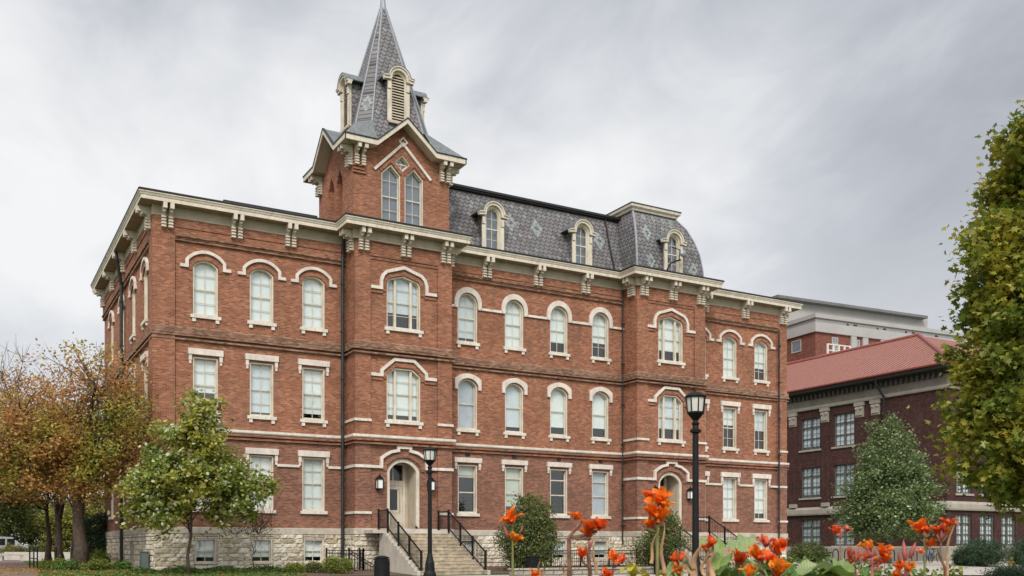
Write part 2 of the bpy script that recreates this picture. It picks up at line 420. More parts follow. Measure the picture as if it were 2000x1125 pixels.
ground_sheet('path', [(26, -900, 84), (34, -700, 80), (44, -500, 68), (62, -450, 50), (80, -420, 36), (100, -420, -20)], PATHD, .036)

# ------------------------------------------------------------------ the brick hall
hall = thing('brick_hall', 'large red brick hall with pointed slate tower, cream window hoods and grey mansard roofs', 'building', (0, 0, 0))
TOPZ = 15.55
B1 = (8.88, 14.0); B2 = (25.58, 30.54); BY = -1.35; XR = 38.4; YB = 17.2
PATH = [(0, YB), (0, 0), (B1[0], 0), (B1[0], BY), (B1[1], BY), (B1[1], 0), (B2[0], 0), (B2[0], BY), (B2[1], BY), (B2[1], 0), (XR, 0), (XR, YB)]
PATH_R = PATH[::1]
# PATH runs down the left side, along the front and up the right side: the outside lies on its right when reversed sign is used
def sw(prof): return MB().sweep(PATH, prof)

def outline(cx, hw, z0, zs, kind='flat', rise=.3, flat=.42):
    p = [(cx-hw, z0), (cx+hw, z0), (cx+hw, zs)]
    if kind == 'seg':
        Rr = (hw*hw+rise*rise)/(2*rise); cz = zs+rise-Rr; a = math.asin(min(1, hw/Rr))
        p += [(cx+Rr*math.sin(a-2*a*i/10), cz+Rr*math.cos(a-2*a*i/10)) for i in range(1, 10)]
    elif kind == 'round':
        p += [(cx+hw*math.cos(math.pi*i/14), zs+hw*math.sin(math.pi*i/14)) for i in range(1, 14)]
    elif kind == 'tudor':
        k = hw*.42; pts = [(cx+hw-k*(1-math.cos(a)), zs+k*.95*math.sin(a)) for a in (R(20), R(40), R(58))]
        p += pts+[(cx, zs+rise)]+[(2*cx-u, z) for u, z in pts[::-1]]
    elif kind == 'canted': p += [(cx+flat, zs+rise), (cx-flat, zs+rise)]
    elif kind == 'point': p += [(cx, zs+rise)]
    p.append((cx-hw, zs)); return p

rng = random.Random(7)
def make_window(root, m, o, z_rail=None, rows=(2, 2), mull=None, blind=0, gap=.08, frame=.062, fmat=None, depth=.25, name='window', transom=None, cols=2):
    """o: opening outline. parts: window > glass_pane, blind"""
    us = [u for u, z in o]; zs = [z for u, z in o]; u0, u1, z0, z1 = min(us), max(us), min(zs), max(zs)
    oo = offset_path(o, .003, True)
    b = MB(); b.ring(m, oo, frame, -.03, -depth)
    o2 = offset_path(oo, frame, True)
    b.ring(m, offset_path(o2, -.002, True), .045, -depth+.05, -depth+.005)
    cx = (u0+u1)/2
    def top_at(u):
        best = z1
        for i in range(len(o2)):
            a, c = o2[i], o2[(i+1) % len(o2)]
            if (a[0]-u)*(c[0]-u) <= 0 and abs(a[0]-c[0]) > 1e-6:
                z = a[1]+(c[1]-a[1])*(u-a[0])/(c[0]-a[0])
                if z > (z0+z1)/2: best = z
        return best
    zr = z_rail if z_rail else (z0+z1)/2
    def hbar(z, t, d): b.box(u0+frame, u1-frame, -depth+.055, -depth+d, z-t/2, z+t/2, m=m)
    hbar(zr, .06, .015)
    if transom: hbar(transom, .06, .014)
    for k in range(1, cols):
        u = u0+(u1-u0)*k/cols
        if mull is None: b.box(u-.013, u+.013, -depth+.045, -depth+.02, z0+frame, top_at(u)-.01, m=m)
    for n, za, zb in ((rows[0], zr, z1), (rows[1], z0, zr)):
        for k in range(1, n):
            hbar(za+(zb-za)*k/n, .024, .021)
    if mull:
        for u in (cx-mull, cx+mull):
            b.box(u-.055, u+.055, -.10, -depth+.002, z0+frame, top_at(u)-.005, m=m)
    wn = b.build(name, fmat or CREAM, root)
    MB().ngon(m, o2, -depth+.028).build('glass_pane', GLASS, wn)
    if blind is not None:
        zb = z0+frame+(z1-z0)*gap
        o3 = [(u, max(z, zb)) for u, z in offset_path(o2, .004, True)]
        MB().ngon(m, o3, -depth-.035).build('blind', BLIND[blind], wn)
    return wn
def sill(wn, m, cx, hw, z1, th=.15, blocks=True, proj=.11):
    b = MB(); b.box(cx-hw, cx+hw, .0, proj, z1-th, z1, m=m); b.box(cx-hw+.08, cx+hw-.08, -.2, -.002, z1-th, z1+.012, m=m)
    if blocks:
        for s in (-1, 1): b.box(cx+s*(hw-.16)-.08, cx+s*(hw-.16)+.08, 0, proj-.03, z1-th-.17, z1-th, m=m)
    b.build('sill', LIME, wn)
def hood(wn, m, path, th, proj=.11, closed=False):
    b = MB(); b.ribbon(m, path, th, -.002, proj, closed); return b.build('hood_mould', LIMEP, wn)
def arc(cx, hw, zs, rise, n=12):
    Rr = (hw*hw+rise*rise)/(2*rise); cz = zs+rise-Rr; a = math.asin(min(1, hw/Rr))
    if rise > hw: a = math.pi-a
    return [(cx-Rr*math.sin(a-2*a*i/n), cz+Rr*math.cos(a-2*a*i/n)) for i in range(n+1)]
def lintel(wn, m, cx, hw, z0, z1, ear):
    b = MB(); b.box(cx-hw, cx+hw, 0, .12, z0, z1, m=m)
    for s in (-1, 1):
        x = cx+s*(hw-.1)
        b.box(x-.07, x+.07, 0, .08, z0-ear*.62, z0, m=m); b.box(x-.05, x+.05, 0, .06, z0-ear, z0-ear*.62, m=m)
    b.build('lintel', LIMEP, wn)

# ---- openings per wall section: list of (outline, builder)
def wing_openings(cx, m, f1=True, base=True, bl=(0, 0, 0, 1), gaps=(.02, .03, .02, .3), dz=0.0):
    H = []
    o3 = outline(cx, .56, 11.3+dz, 13.5+dz, 'seg', .3); H.append(o3)
    o2 = outline(cx, .56, 6.9, 9.4); o1 = outline(cx, .56, 2.52, 5.08); H += [o2, o1]
    def mk():
        wn = make_window(hall, m, o3, 12.5+dz, blind=bl[0], gap=gaps[0]); sill(wn, m, cx, .68, 11.3+dz)
        hood(wn, m, [(cx-1.13, 13.45+dz), (cx-.83, 13.45+dz)]+arc(cx, .83, 13.74+dz, .42)+[(cx+.83, 13.45+dz), (cx+1.13, 13.45+dz)], .14)
        b = MB(); b.ribbon(m, [(cx-.66, 13.3+dz)]+arc(cx, .66, 13.54+dz, .34)+[(cx+.66, 13.3+dz)], .16, 0, .05); b.build('brick_arch', BRICK, wn)
        wn = make_window(hall, m, o2, 8.16, blind=bl[1], gap=gaps[1]); sill(wn, m, cx, .68, 6.9); lintel(wn, m, cx, .78, 9.49, 9.76, .42)
        wn = make_window(hall, m, o1, 3.85, blind=bl[2], gap=gaps[2]); sill(wn, m, cx, .66, 2.52, blocks=False); lintel(wn, m, cx, .78, 5.12, 5.40, .46)
    ob = outline(cx, .5, .02, 1.18)
    def mkb():
        m2 = m
        wn = make_window(hall, m2, ob, .62, rows=(1, 1), blind=bl[3], gap=gaps[3], frame=.07, fmat=CREAM2, depth=.3)
    return H, ob, mk, mkb

BM = []   # deferred builders
def front_section(x0, x1, y0, wins, holes_b, zt=TOPZ, extra_holes=()):
    m = fm(y0)
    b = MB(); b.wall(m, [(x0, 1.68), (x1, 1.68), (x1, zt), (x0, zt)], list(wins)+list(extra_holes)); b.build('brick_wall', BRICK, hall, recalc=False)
m0 = fm(0)
LW = [(2.21, (0, 0, 0, 1), (.0, .35, .02, .45)), (4.77, (0, 1, 0, 1), (.0, .06, .02, .3)), (7.27, (0, 0, 0, 0), (.0, .1, .02, .35))]
RW = [(31.2, (0, 0, 0, 0), (.0, .3, .02, .4)), (33.68, (0, 0, 0, 0), (.0, .55, .02, .4)), (36.26, (0, 1, 0, 0), (.3, .5, .14, .3))]
hl, hbl = [], []
for cx, bl, gp in LW:
    H, ob, mk, mkb = wing_openings(cx, m0, bl=bl, gaps=gp); hl += H; hbl.append(ob); BM.append(mk)
front_section(0, B1[0], 0, hl, None)
hr, hbr = [], []
for cx, bl, gp in RW:
    H, ob, mk, mkb = wing_openings(cx, m0, bl=bl, gaps=gp, dz=-.04); hr += H; hbr.append(ob); BM.append(mk)
front_section(B2[1], XR, 0, hr, None)
# centre
CC = [(15.57, (1, 3, 2, 1), (.08, .02, None, .3)), (18.38, (0, 1, 2, 1), (.0, .1, .15, .3)), (21.22, (0, 0, None, 1), (.22, .16, .0, .3)), (24.0, (0, 0, 3, 1), (.32, .2, .0, .2))]
hc, hbc = [], []
for cx, bl, gp in CC:
    o3 = outline(cx, .58, 11.5, 13.48, 'round'); o2 = outline(cx, .57, 6.95, 9.22, 'seg', .36); o1 = outline(cx, .57, 2.55, 5.1)
    hc += [o3, o2, o1]; hbc.append(outline(cx, .5, .1, 1.2))
    def mk(cx=cx, bl=bl, gp=gp, o3=o3, o2=o2, o1=o1):
        wn = make_window(hall, m0, o3, 12.78, blind=bl[0], gap=gp[0]); sill(wn, m0, cx, .69, 11.5)
        b = MB(); inn = arc(cx, .585, 13.5, .584, 16); out = arc(cx, .80, 13.5, .87, 16)
        b.strip(m0, [(cx-.80, 13.25)]+out+[(cx+.80, 13.25)], [(cx-.60, 13.25)]+inn+[(cx+.60, 13.25)], -.002, .1)
        b.build('hood_mould', LIMEP, wn)
        wn = make_window(hall, m0, o2, 8.3, rows=(1, 1), blind=bl[1], gap=gp[1], cols=1); sill(wn, m0, cx, .69, 6.95)
        b = MB(); b.strip(m0, [(cx-.77, 9.02), (cx-.77, 9.56)]+arc(cx, .77, 9.56, .3)[1:-1]+[(cx+.77, 9.56), (cx+.77, 9.02)],
                          [(cx-.6, 9.02), (cx-.6, 9.25)]+arc(cx, .6, 9.25, .37)[1:-1]+[(cx+.6, 9.25), (cx+.6, 9.02)], -.002, .11); b.build('hood_mould', LIMEP, wn)
        g = gp[2]
        if g is None: wn = make_window(hall, m0, o1, 3.66, rows=(1, 1), blind=2, gap=.76, cols=1, transom=4.48)
        else: wn = make_window(hall, m0, o1, 3.66, rows=(1, 1), blind=bl[2], gap=g, cols=1, transom=4.48)
        sill(wn, m0, cx, .67, 2.55, blocks=False); lintel(wn, m0, cx, .8, 5.21, 5.46, .36)
    BM.append(mk)
front_section(B1[1], B2[0], 0, hc, None)
# bays: panel plane y=-1.25, pilasters proud to -1.35
PY_ = BY+.1; mp = fm(PY_); mb_ = fm(BY)
for (xa, xb), g3, g2, bl2 in ((B1, .28, .10, 0), (B2, .22, .25, 1)):
    cx = (xa+xb)/2-.02
    o3 = outline(cx, .9, 11.48, 13.56, 'tudor', .52); o2 = outline(cx, .9, 6.95, 9.2, 'canted', .34, .46)
    od = outline(cx, .88, 1.685, 4.55, 'seg', .58)
    front_section(xa+.02, xb-.02, PY_, [o3, o2, od], None)
    def mk(cx=cx, o3=o3, o2=o2, od=od, g3=g3, g2=g2, bl2=bl2):
        wn = make_window(hall, mp, o3, 12.78, rows=(2, 2), blind=0 if g3 < .25 else 1, gap=g3, mull=.42, depth=.26, cols=1); sill(wn, mp, cx, 1.02, 11.48)
        sh = [(cx-1.76+.02, 13.33), (cx-1.2, 13.33), (cx-1.2, 13.72), (cx-1.1, 13.98), (cx-.92, 14.16)]
        hood(wn, mp, sh+[(cx, 14.46)]+[(2*cx-u, z) for u, z in sh[::-1]], .15, .13)
        b = MB(); sh2 = [(cx-1.0, 13.2), (cx-1.0, 13.62), (cx-.92, 13.82), (cx-.78, 13.96)]
        b.ribbon(mp, sh2+[(cx, 14.2)]+[(2*cx-u, z) for u, z in sh2[::-1]], .18, 0, .05)
        for s in (-1, 1): b.box(*sorted((cx+s*1.1, cx+s*1.74)), 0, .06, 13.08, 13.2, m=mp)
        b.build('brick_arch', BRICK, wn)
        wn = make_window(hall, mp, o2, 8.3, rows=(2, 2), blind=bl2, gap=g2, mull=.42, depth=.26, cols=1); sill(wn, mp, cx, 1.02, 6.95)
        sh = [(cx-1.74, 9.12), (cx-1.18, 9.12), (cx-1.18, 9.36), (cx-.52, 9.93)]
        hood(wn, mp, sh+[(2*cx-u, z) for u, z in sh[::-1]], .15, .13)
        b = MB(); sh2 = [(cx-1.0, 8.95), (cx-1.0, 9.27), (cx-.5, 9.67)]
        b.ribbon(mp, sh2+[(2*cx-u, z) for u, z in sh2[::-1]], .19, 0, .05)
        for s in (-1, 1): b.box(*sorted((cx+s*1.1, cx+s*1.74)), 0, .06, 8.87, 9.0, m=mp)
        b.box(cx-.55, cx+.55, 0, .07, 9.98, 10.18, m=mp)
        b.build('brick_arch', BRICK, wn)
        # entrance
        b = MB(); oo = offset_path(od, .003, True)
        b.strip(mp, oo[1:]+oo[:1], (lambda a: a[1:]+a[:1])(offset_path(oo, .17, True)), -.08, -.26)
        ent = b.build('entrance', CREAM, hall)
        b = MB(); sh = [(cx-1.76, 4.67), (cx-1.2, 4.67), (cx-1.2, 5.1), (cx-.98, 5.26), (cx-.7, 5.42), (cx-.32, 5.5)]
        b.ribbon(mp, sh+[(cx-.32, 5.66), (cx+.32, 5.66)]+[(2*cx-u, z) for u, z in sh[::-1]], .14, -.002, .15)
        b.build('hood_mould', LIMEP, ent)
        b = MB(); b.ribbon(mp, [(cx-1.0, 4.5)]+arc(cx, 1.0, 4.75, .52)+[(cx+1.0, 4.5)], .18, 0, .06); b.build('brick_arch', BRICK, ent)
        hw, yb = .70, -.05
        b = MB(); x0, x1 = cx-hw-.02, cx+hw+.02
        # splayed recess: floor, sides, ceiling
        b.add([(x0, PY_+.22, 1.6), (x0, yb, 1.6), (x0, yb, 5.2), (x0, PY_+.22, 5.2)], [(0, 1, 2, 3)])
        b.add([(x1, PY_+.22, 1.6), (x1, yb, 1.6), (x1, yb, 5.2), (x1, PY_+.22, 5.2)], [(0, 1, 2, 3)])
        b.add([(x0, PY_+.22, 5.2), (x1, PY_+.22, 5.2), (x1, yb, 5.2), (x0, yb, 5.2)], [(0, 1, 2, 3)])
        b.add([(x0, yb, 1.6), (x1, yb, 1.6), (x1, yb, 5.2), (x0, yb, 5.2)], [(0, 1, 2, 3)])
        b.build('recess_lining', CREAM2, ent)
        MB().box(x0, x1, PY_+.2, yb, 1.5, 1.62).build('threshold', CONC, ent)
        md = fm(yb-.02); dx = cx-.1
        b = MB(); b.box(dx-.6, dx+.6, 0, .06, 3.86, 4.12, m=md); b.box(dx-.66, dx-.53, 0, .08, 1.64, 4.98, m=md); b.box(dx+.53, dx+.66, 0, .08, 1.64, 4.98, m=md)
        b.box(dx-.03, dx+.03, 0, .05, 4.12, 4.95, m=md); b.box(dx-.53, dx+.53, 0, .05, 4.9, 5.02, m=md)
        tr = b.build('transom', CREAM, ent)
        b = MB(); b.ring(md, [(dx-.52, 1.64), (dx+.52, 1.64), (dx+.52, 3.84), (dx-.52, 3.84)], .16, 0, .05)
        b.box(dx-.38, dx+.38, 0, .03, 1.78, 2.5, m=md); b.box(dx-.38, dx+.38, 0, .05, 2.5, 2.64, m=md)
        b.box(dx-.38, dx-.24, 0, .05, 2.64, 3.7, m=md); b.box(dx+.24, dx+.38, 0, .05, 2.64, 3.7, m=md)
        b.build('door', CREAM, ent)
        b = MB()
        for a, c, d, e in ((dx-.25, dx+.25, 2.6, 3.72), (dx-.5, dx-.03, 4.1, 4.92), (dx+.03, dx+.5, 4.1, 4.92)): b.box(a, c, .002, .02, d, e, m=md)
        b.build('door_glass', DOORGL, ent)
    BM.append(mk)
    # pilasters, bay returns
    for a, c in ((xa, xa+.78), (xb-.78, xb)): MB().box(a, c, 0, -.13, 1.68, TOPZ, m=mb_).build('brick_pilaster', BRICK, hall)
    b = MB()
    b.box(xa+.78, xb-.78, 0, -.13, 14.82, TOPZ, m=mb_)
    b.box(xa+.78, xb-.78, -.05, -.13, 14.68, 14.82, m=mb_)
    for s_, x in ((1, xa), (-1, xb)):
        MB().add([(x, BY+.13, 1.68), (x, .0, 1.68), (x, .0, TOPZ), (x, BY+.13, TOPZ)], [(0, 1, 2, 3)]).build('brick_return', BRICK, hall)
    b.build('brick_frieze', BRICK, hall)

# front wing details: corner pilasters, frieze brick, corbel lines
def add_frieze(x0, x1, zz, m):
    b = MB(); b.box(x0, x1, -.02, .1, zz+.12, TOPZ, m=m); b.box(x0, x1, -.02, .05, zz, zz+.12, m=m)
    b.box(x0, x1, .1, .14, 15.10, 15.2, m=m)
    MB().box(x0, x1, .1, .17, zz+.2, zz+.28, m=m).build('corbel_course', BRICKR, hall); MB().box(x0, x1, .05, .12, zz+.02, zz+.09, m=m).build('corbel_course', BRICKR, hall)  # dark strips: sooty brick, plus the corbel shadow line put into the colour
    b.build('brick_frieze', BRICK, hall)
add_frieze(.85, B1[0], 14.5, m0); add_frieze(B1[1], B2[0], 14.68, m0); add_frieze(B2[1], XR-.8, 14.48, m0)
b = MB()
b.box(0, .85, -.02, .1, 1.68, TOPZ, m=m0); MB().box(XR-.8, XR, -.02, .1, 1.68, TOPZ, m=m0).build('brick_pilaster', BRICK, hall)
ms = sm(0)
b.box(-.1, .85, 0, .1, 1.68, TOPZ, m=ms)
b.build('brick_pilaster', BRICK, hall)
# side wall
SW = [2.4, 6.0, 9.9, 13.9]
hs, hbs = [], []
for cx in SW:
    H, ob, mk, mkb = wing_openings(cx, ms, bl=(0, 0, 0, None), gaps=(.0, .0, .0, .2)); hs += H; hbs.append(ob); BM.append(mk)
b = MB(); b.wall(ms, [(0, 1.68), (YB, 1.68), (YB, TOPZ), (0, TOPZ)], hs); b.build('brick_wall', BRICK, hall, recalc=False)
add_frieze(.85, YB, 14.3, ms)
# back and right walls
b = MB(); b.add([(0, YB, -1), (XR, YB, -1), (XR, YB, 16.3), (0, YB, 16.3)], [(0, 1, 2, 3)]); b.add([(XR, 0, -1), (XR, YB, -1), (XR, YB, 16.3), (XR, 0, 16.3)], [(0, 1, 2, 3)])
b.build('brick_wall', BRICK, hall)
# floors inside (keep daylight from crossing the storeys)
b = MB()
for z in (1.45, 6.0, 10.4, 15.9): b.box(.35, XR-.35, .5, YB-.3, z-.1, z)
b.box(.35, XR-.35, 6.0, 6.1, -.9, 15.8); b.build('interior_floor', DARKIN, hall)
# stone base with basement windows
def stone(m, u0, u1, holes):
    b = MB(); b.wall(m, [(u0, -1.0), (u1, -1.0), (u1, 1.42), (u0, 1.42)], holes, .36); o = b.build('stone_base', ROCK, hall, recalc=False)
    c = MB(); z = -.75; g_ = random.Random(int(u0*100)+int(u1*7)+91)
    while z < 1.38:
        h = g_.choice((.17, .2, .23, .26)); z1 = 1.4 if z+h > 1.28 else z+h; u = u0-g_.uniform(0, .3)
        while u < u1:
            w_ = g_.uniform(.3, .85); a, e = max(u, u0)+.008, min(u+w_, u1)-.008; u += w_
            spans = [(a, e)]
            for hh in holes:
                h0, h1 = min(q_[0] for q_ in hh)-.03, max(q_[0] for q_ in hh)+.03; k0, k1 = min(q_[1] for q_ in hh), max(q_[1] for q_ in hh)
                if z1 > k0 and z < k1+.02:
                    spans = [t_ for s_ in spans for t_ in ((s_[0], min(s_[1], h0)), (max(s_[0], h1), s_[1]))]
            for a_, e_ in spans:
                if e_-a_ < .06: continue
                nu, nz = max(3, int((e_-a_)/.12)+2), 4; base = len(c.v); zb, zt = z+.008, z1-.008; bulge = g_.uniform(.02, .055)
                for j in range(nz):
                    for i in range(nu):
                        ed = i in (0, nu-1) or j in (0, nz-1)
                        c.v.append(m(a_+(e_-a_)*i/(nu-1), -.01 if ed else bulge+g_.uniform(-.022, .03), zb+(zt-zb)*(j if ed or j in (0, 3) else (.5 if j == 1 else 2.5))/(nz-1)))
                for j in range(nz-1):
                    for i in range(nu-1): c.f.append((base+j*nu+i, base+j*nu+i+1, base+(j+1)*nu+i+1, base+(j+1)*nu+i))
        z = z1
    c.build('stone_facing', BLOCK, o, recalc=False); return o
mst = fm(-.06)
stone(mst, -.06, B1[0], hbl); stone(mst, B1[1], B2[0], hbc); stone(mst, B2[1], XR, hbr)
stone(sm(-.06), -.06, YB, hbs)
stone(fm(BY-.06), B1[0]-.06, B1[1]+.06, []); stone(fm(BY-.06), B2[0]-.06, B2[1]+.06, [])
for x in (B1[0]-.06, B2[0]-.06): stone(sm(x), BY-.06, 0, [])
for x in (B1[1]+.06, B2[1]+.06):
    b = MB(); b.add([(x, BY-.06, -1), (x, 0, -1), (x, 0, 1.42), (x, BY-.06, 1.42)], [(0, 1, 2, 3)]); b.build('stone_base', ROCK, hall)
for obs, m_, bl in ((hbl, mst, (0, 0, 0)), (hbc, mst, (0, 0, 1, 0)), (hbr, mst, (0, 0, 0)), (hbs, sm(-.06), (None,)*4)):
    for o_, k in zip(obs, bl):
        make_window(hall, m_, o_, .62, rows=(1, 1), blind=k, gap=.2, frame=.07, fmat=CREAM, depth=.24)
sw([(-.05, 1.40), (.10, 1.40), (.10, 1.66), (.02, 1.69), (-.05, 1.69)]).build('water_table', WTAB, hall)
sw([(-.02, 6.03), (.12, 6.03), (.16, 6.08), (.16, 6.19), (-.02, 6.19)]).build('belt_course', LIME, hall)
b = sw([(-.02, 5.74), (.125, 5.74), (.125, 5.82), (-.02, 5.82)]); b.sweep(PATH, [(-.02, 5.9), (.15, 5.9), (.15, 6.0), (-.02, 6.0)]); b.build('brick_course', BRICK, hall)
b = sw([(-.02, 10.08), (.13, 10.08), (.13, 10.16), (-.02, 10.16)]); b.sweep(PATH, [(-.02, 10.26), (.16, 10.26), (.16, 10.35), (-.02, 10.35)]); b.build('brick_course', BRICKR, hall)
sw([(-.02, 10.37), (.125, 10.37), (.125, 10.62), (-.02, 10.72)]).build('weathered_band', BRICKR, hall)
# string courses of the ground floor and pilaster blocks
def sc(m, a, c, z0=4.58, z1=4.70, pr=.1): MB().box(a, c, -.01, pr, z0, z1, m=m).build('string_course', LIME, hall)
for a, c in ((.0, 1.5), (2.92, 4.06), (5.48, 6.56), (7.98, 8.88)): sc(m0, a, c, pr=.13 if a == 0 else .09)
for a, c in ((30.54, 32.97), (34.39, 35.55), (36.97, 38.4)): sc(m0, a, c, pr=.13 if c > 38 else .09)
for a, c in ((14.0, 14.8), (16.34, 17.61), (19.15, 20.45), (21.99, 23.23), (24.77, 25.58)): sc(m0, a, c, 13.25, 13.37)
for xa, xb in (B1, B2):
    cx = (xa+xb)/2-.02
    for z0, z1 in ((2.38, 2.5), (4.6, 4.74), (6.83, 6.95)):
        for a, c in ((xa-.06, xa+.8), (xb-.8, xb+.06)): sc(mb_, a, c, z0, z1, .08)
        MB().box(BY-.01, -.0, 0, .06, z0, z1, m=sm(xa)).build('string_course', LIME, hall)
for z0, z1 in ((2.38, 2.5), (6.83, 6.95)):
    sc(m0, XR-.8, XR+.05, z0, z1, .14)
# cornice
fz = .14
sw([(.05, 15.5), (fz, 15.5), (fz, 15.56), (fz-.02, 15.6), (fz-.02, 16.0), (.05, 16.0)]).build('frieze_board', mat_plain('frieze_shaded_paint', (.44, .375, .28), .6, .15, 2.5), hall)  # frieze cream darkened in its colour for the shade below the eave
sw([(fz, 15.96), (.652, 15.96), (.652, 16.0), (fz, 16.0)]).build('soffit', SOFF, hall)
sw([(.0, 16.01), (.654, 16.01), (.654, 15.955), (.68, 15.955), (.68, 16.05), (.67, 16.06), (.67, 16.12), (.70, 16.14), (.73, 16.23), (.76, 16.24), (.76, 16.29), (.0, 16.30)]).build('cornice', CREAM, hall)
sw([(.3, 16.30), (.78, 16.30), (.79, 16.36), (.74, 16.40), (.3, 16.43)]).build('gutter', DARKM, hall)
b = MB(); b.box(2.9, 7.3, -.5, -.3, 16.45, 16.56); b.build('roof_edge', DARKM, hall)
# brackets
def bracket_mesh():
    b = MB(); I = idm
    pr = [(.0, 14.97), (.09, 14.97), (.10, 15.08), (.10, 15.45), (.16, 15.58), (.32, 15.66), (.42, 15.73), (.44, 15.80), (.44, 15.95), (.0, 15.95)]
    n = len(pr); hw = .075
    b.add([(-hw, -p, z) for p, z in pr]+[(hw, -p, z) for p, z in pr], [tuple(range(n)), tuple(range(2*n-1, n-1, -1))]+[(i, (i+1) % n, n+(i+1) % n, n+i) for i in range(n)])
    for k in range(4):
        z = 14.98+k*.135; b.box(-.1, .1, -.22, -.02, z, z+.07)
    b.box(-.085, .085, -.58, -.42, 15.70, 15.95)
    b.sphere((0, -.36, 15.64), .07, 8, 5)
    return b
bp = bracket_mesh().build('cornice_bracket', CREAM, hall)
first = [True]
def bracket(x, y, rz=0.0, base=.1):
    if first[0]: o = bp; first[0] = False
    else: o = bp.copy(); COL.objects.link(o); o.parent = hall
    o.location = (x, y, 0); o.rotation_euler = (0, 0, rz)
def pair(x, y0): bracket(x-.15, y0-.1); bracket(x+.15, y0-.1)
for x in (.5, 3.56, 6.08): pair(x, 0)
for x in (9.26, 11.44, 13.6): pair(x, BY+.1)
for x in (16.6, 19.75, 22.85): pair(x, 0)
for x in (25.98, 28.05, 30.1): pair(x, BY+.1)
for x in (31.5, 34.75, 37.95): pair(x, 0)
for y in (.55, 4.4, 8.3, 12.3, 16.4):
    for s in (-.15, .15): bracket(-.1, y+s, R(-90))
for x in (B1[0], B2[0]):
    for s in (-.15, .15): bracket(x, -.95+s, R(-90))
for x in (B1[1], B2[1]):
    for s in (-.15, .15): bracket(x, -.95+s, R(90))
# roofs
b = MB()
fp = [(p[0], p[1]) for p in offset_path(PATH, -.5)]
b.add([(x, y, 16.42) for x, y in fp], [tuple(range(len(fp)))])
for x0, x1 in ((.3, 10), (29, 38.1)):
    b.add([(x0, .3, 16.42), (x1, .3, 16.42), (x1, 17, 16.42), (x0, 17, 16.42), (x0+3.5, 4, 17.0), (x1-3.5, 4, 17.0), (x1-3.5, 13, 17.0), (x0+3.5, 13, 17.0)], [(0, 1, 5, 4), (1, 2, 6, 5), (2, 3, 7, 6), (3, 0, 4, 7), (4, 5, 6, 7)])
b.build('low_roof', DARKM, hall)
# centre mansard
man = MB().add([(13.4, .12, 16.42), (26.4, .12, 16.42), (26.4, 1.0, 19.82), (13.4, 1.0, 19.82)], [(0, 1, 2, 3)]).build('mansard_roof', SLATE, hall)
MB().add([(13.4, 16, 16.42), (26.4, 16, 16.42), (26.4, 15, 19.82), (13.4, 15, 19.82)], [(0, 1, 2, 3)]).build('rear_slope', SLATE, man)
b = MB(); b.box(13.6, 26.5, .82, 15.2, 19.80, 19.88); b.box(13.6, 26.5, .74, 1.0, 19.88, 20.0); b.build('ridge_cap', DARKM, man)
b = MB(); b.box(13.4, 26.4, .98, 15, 19.6, 19.82); b.build('roof_deck', DARKM, man)
def on_man(x, z): t = (z-16.42)/3.4; return (x, .12+.88*t, z)
def rosette(fn, x, z, s=1.0):
    s *= .84
    """eight-slate flower lying on a roof plane"""
    b = MB()
    for du, dz in ((0, .47), (.15, .235), (.30, 0), (.15, -.235), (0, -.47), (-.15, -.235), (-.30, 0), (-.15, .235)):
        cu, cz = x+du*s, z+dz*s
        s2 = s; s = s*1.3; pts = [(cu, cz-.115*s), (cu+.06*s, cz-.09*s), (cu+.115*s, cz-.01*s), (cu+.07*s, cz+.07*s), (cu, cz+.115*s), (cu-.07*s, cz+.07*s), (cu-.115*s, cz-.01*s), (cu-.06*s, cz-.09*s)]; s = s2
        P = [Vector(fn(u, zz_)) for u, zz_ in pts]
        nrm = (P[2]-P[0]).cross(P[4]-P[0]).normalized()
        if nrm.y > 0 and abs(nrm.y) > .3: nrm = -nrm
        if abs(nrm.y) <= .3 and nrm.x > 0: nrm = -nrm
        n = len(P); b.add([p+nrm*.012 for p in P]+[p-nrm*.02 for p in P], [tuple(range(n))]+[(i, (i+1) % n, n+(i+1) % n, n+i) for i in range(n)])
    return b
for x, z in ((14.75, 18.6), (18.5, 18.45), (20.15, 18.4), (24.35, 18.35)):
    rosette(on_man, x, z).build('slate_rosette', ROSETTE, man)
b = MB(); b.tube([(25.05, .02, 16.5), (25.0, .55, 18.3), (24.97, .9, 19.75)], .05, 6); b.build('vent_pipe', DARKM, man)

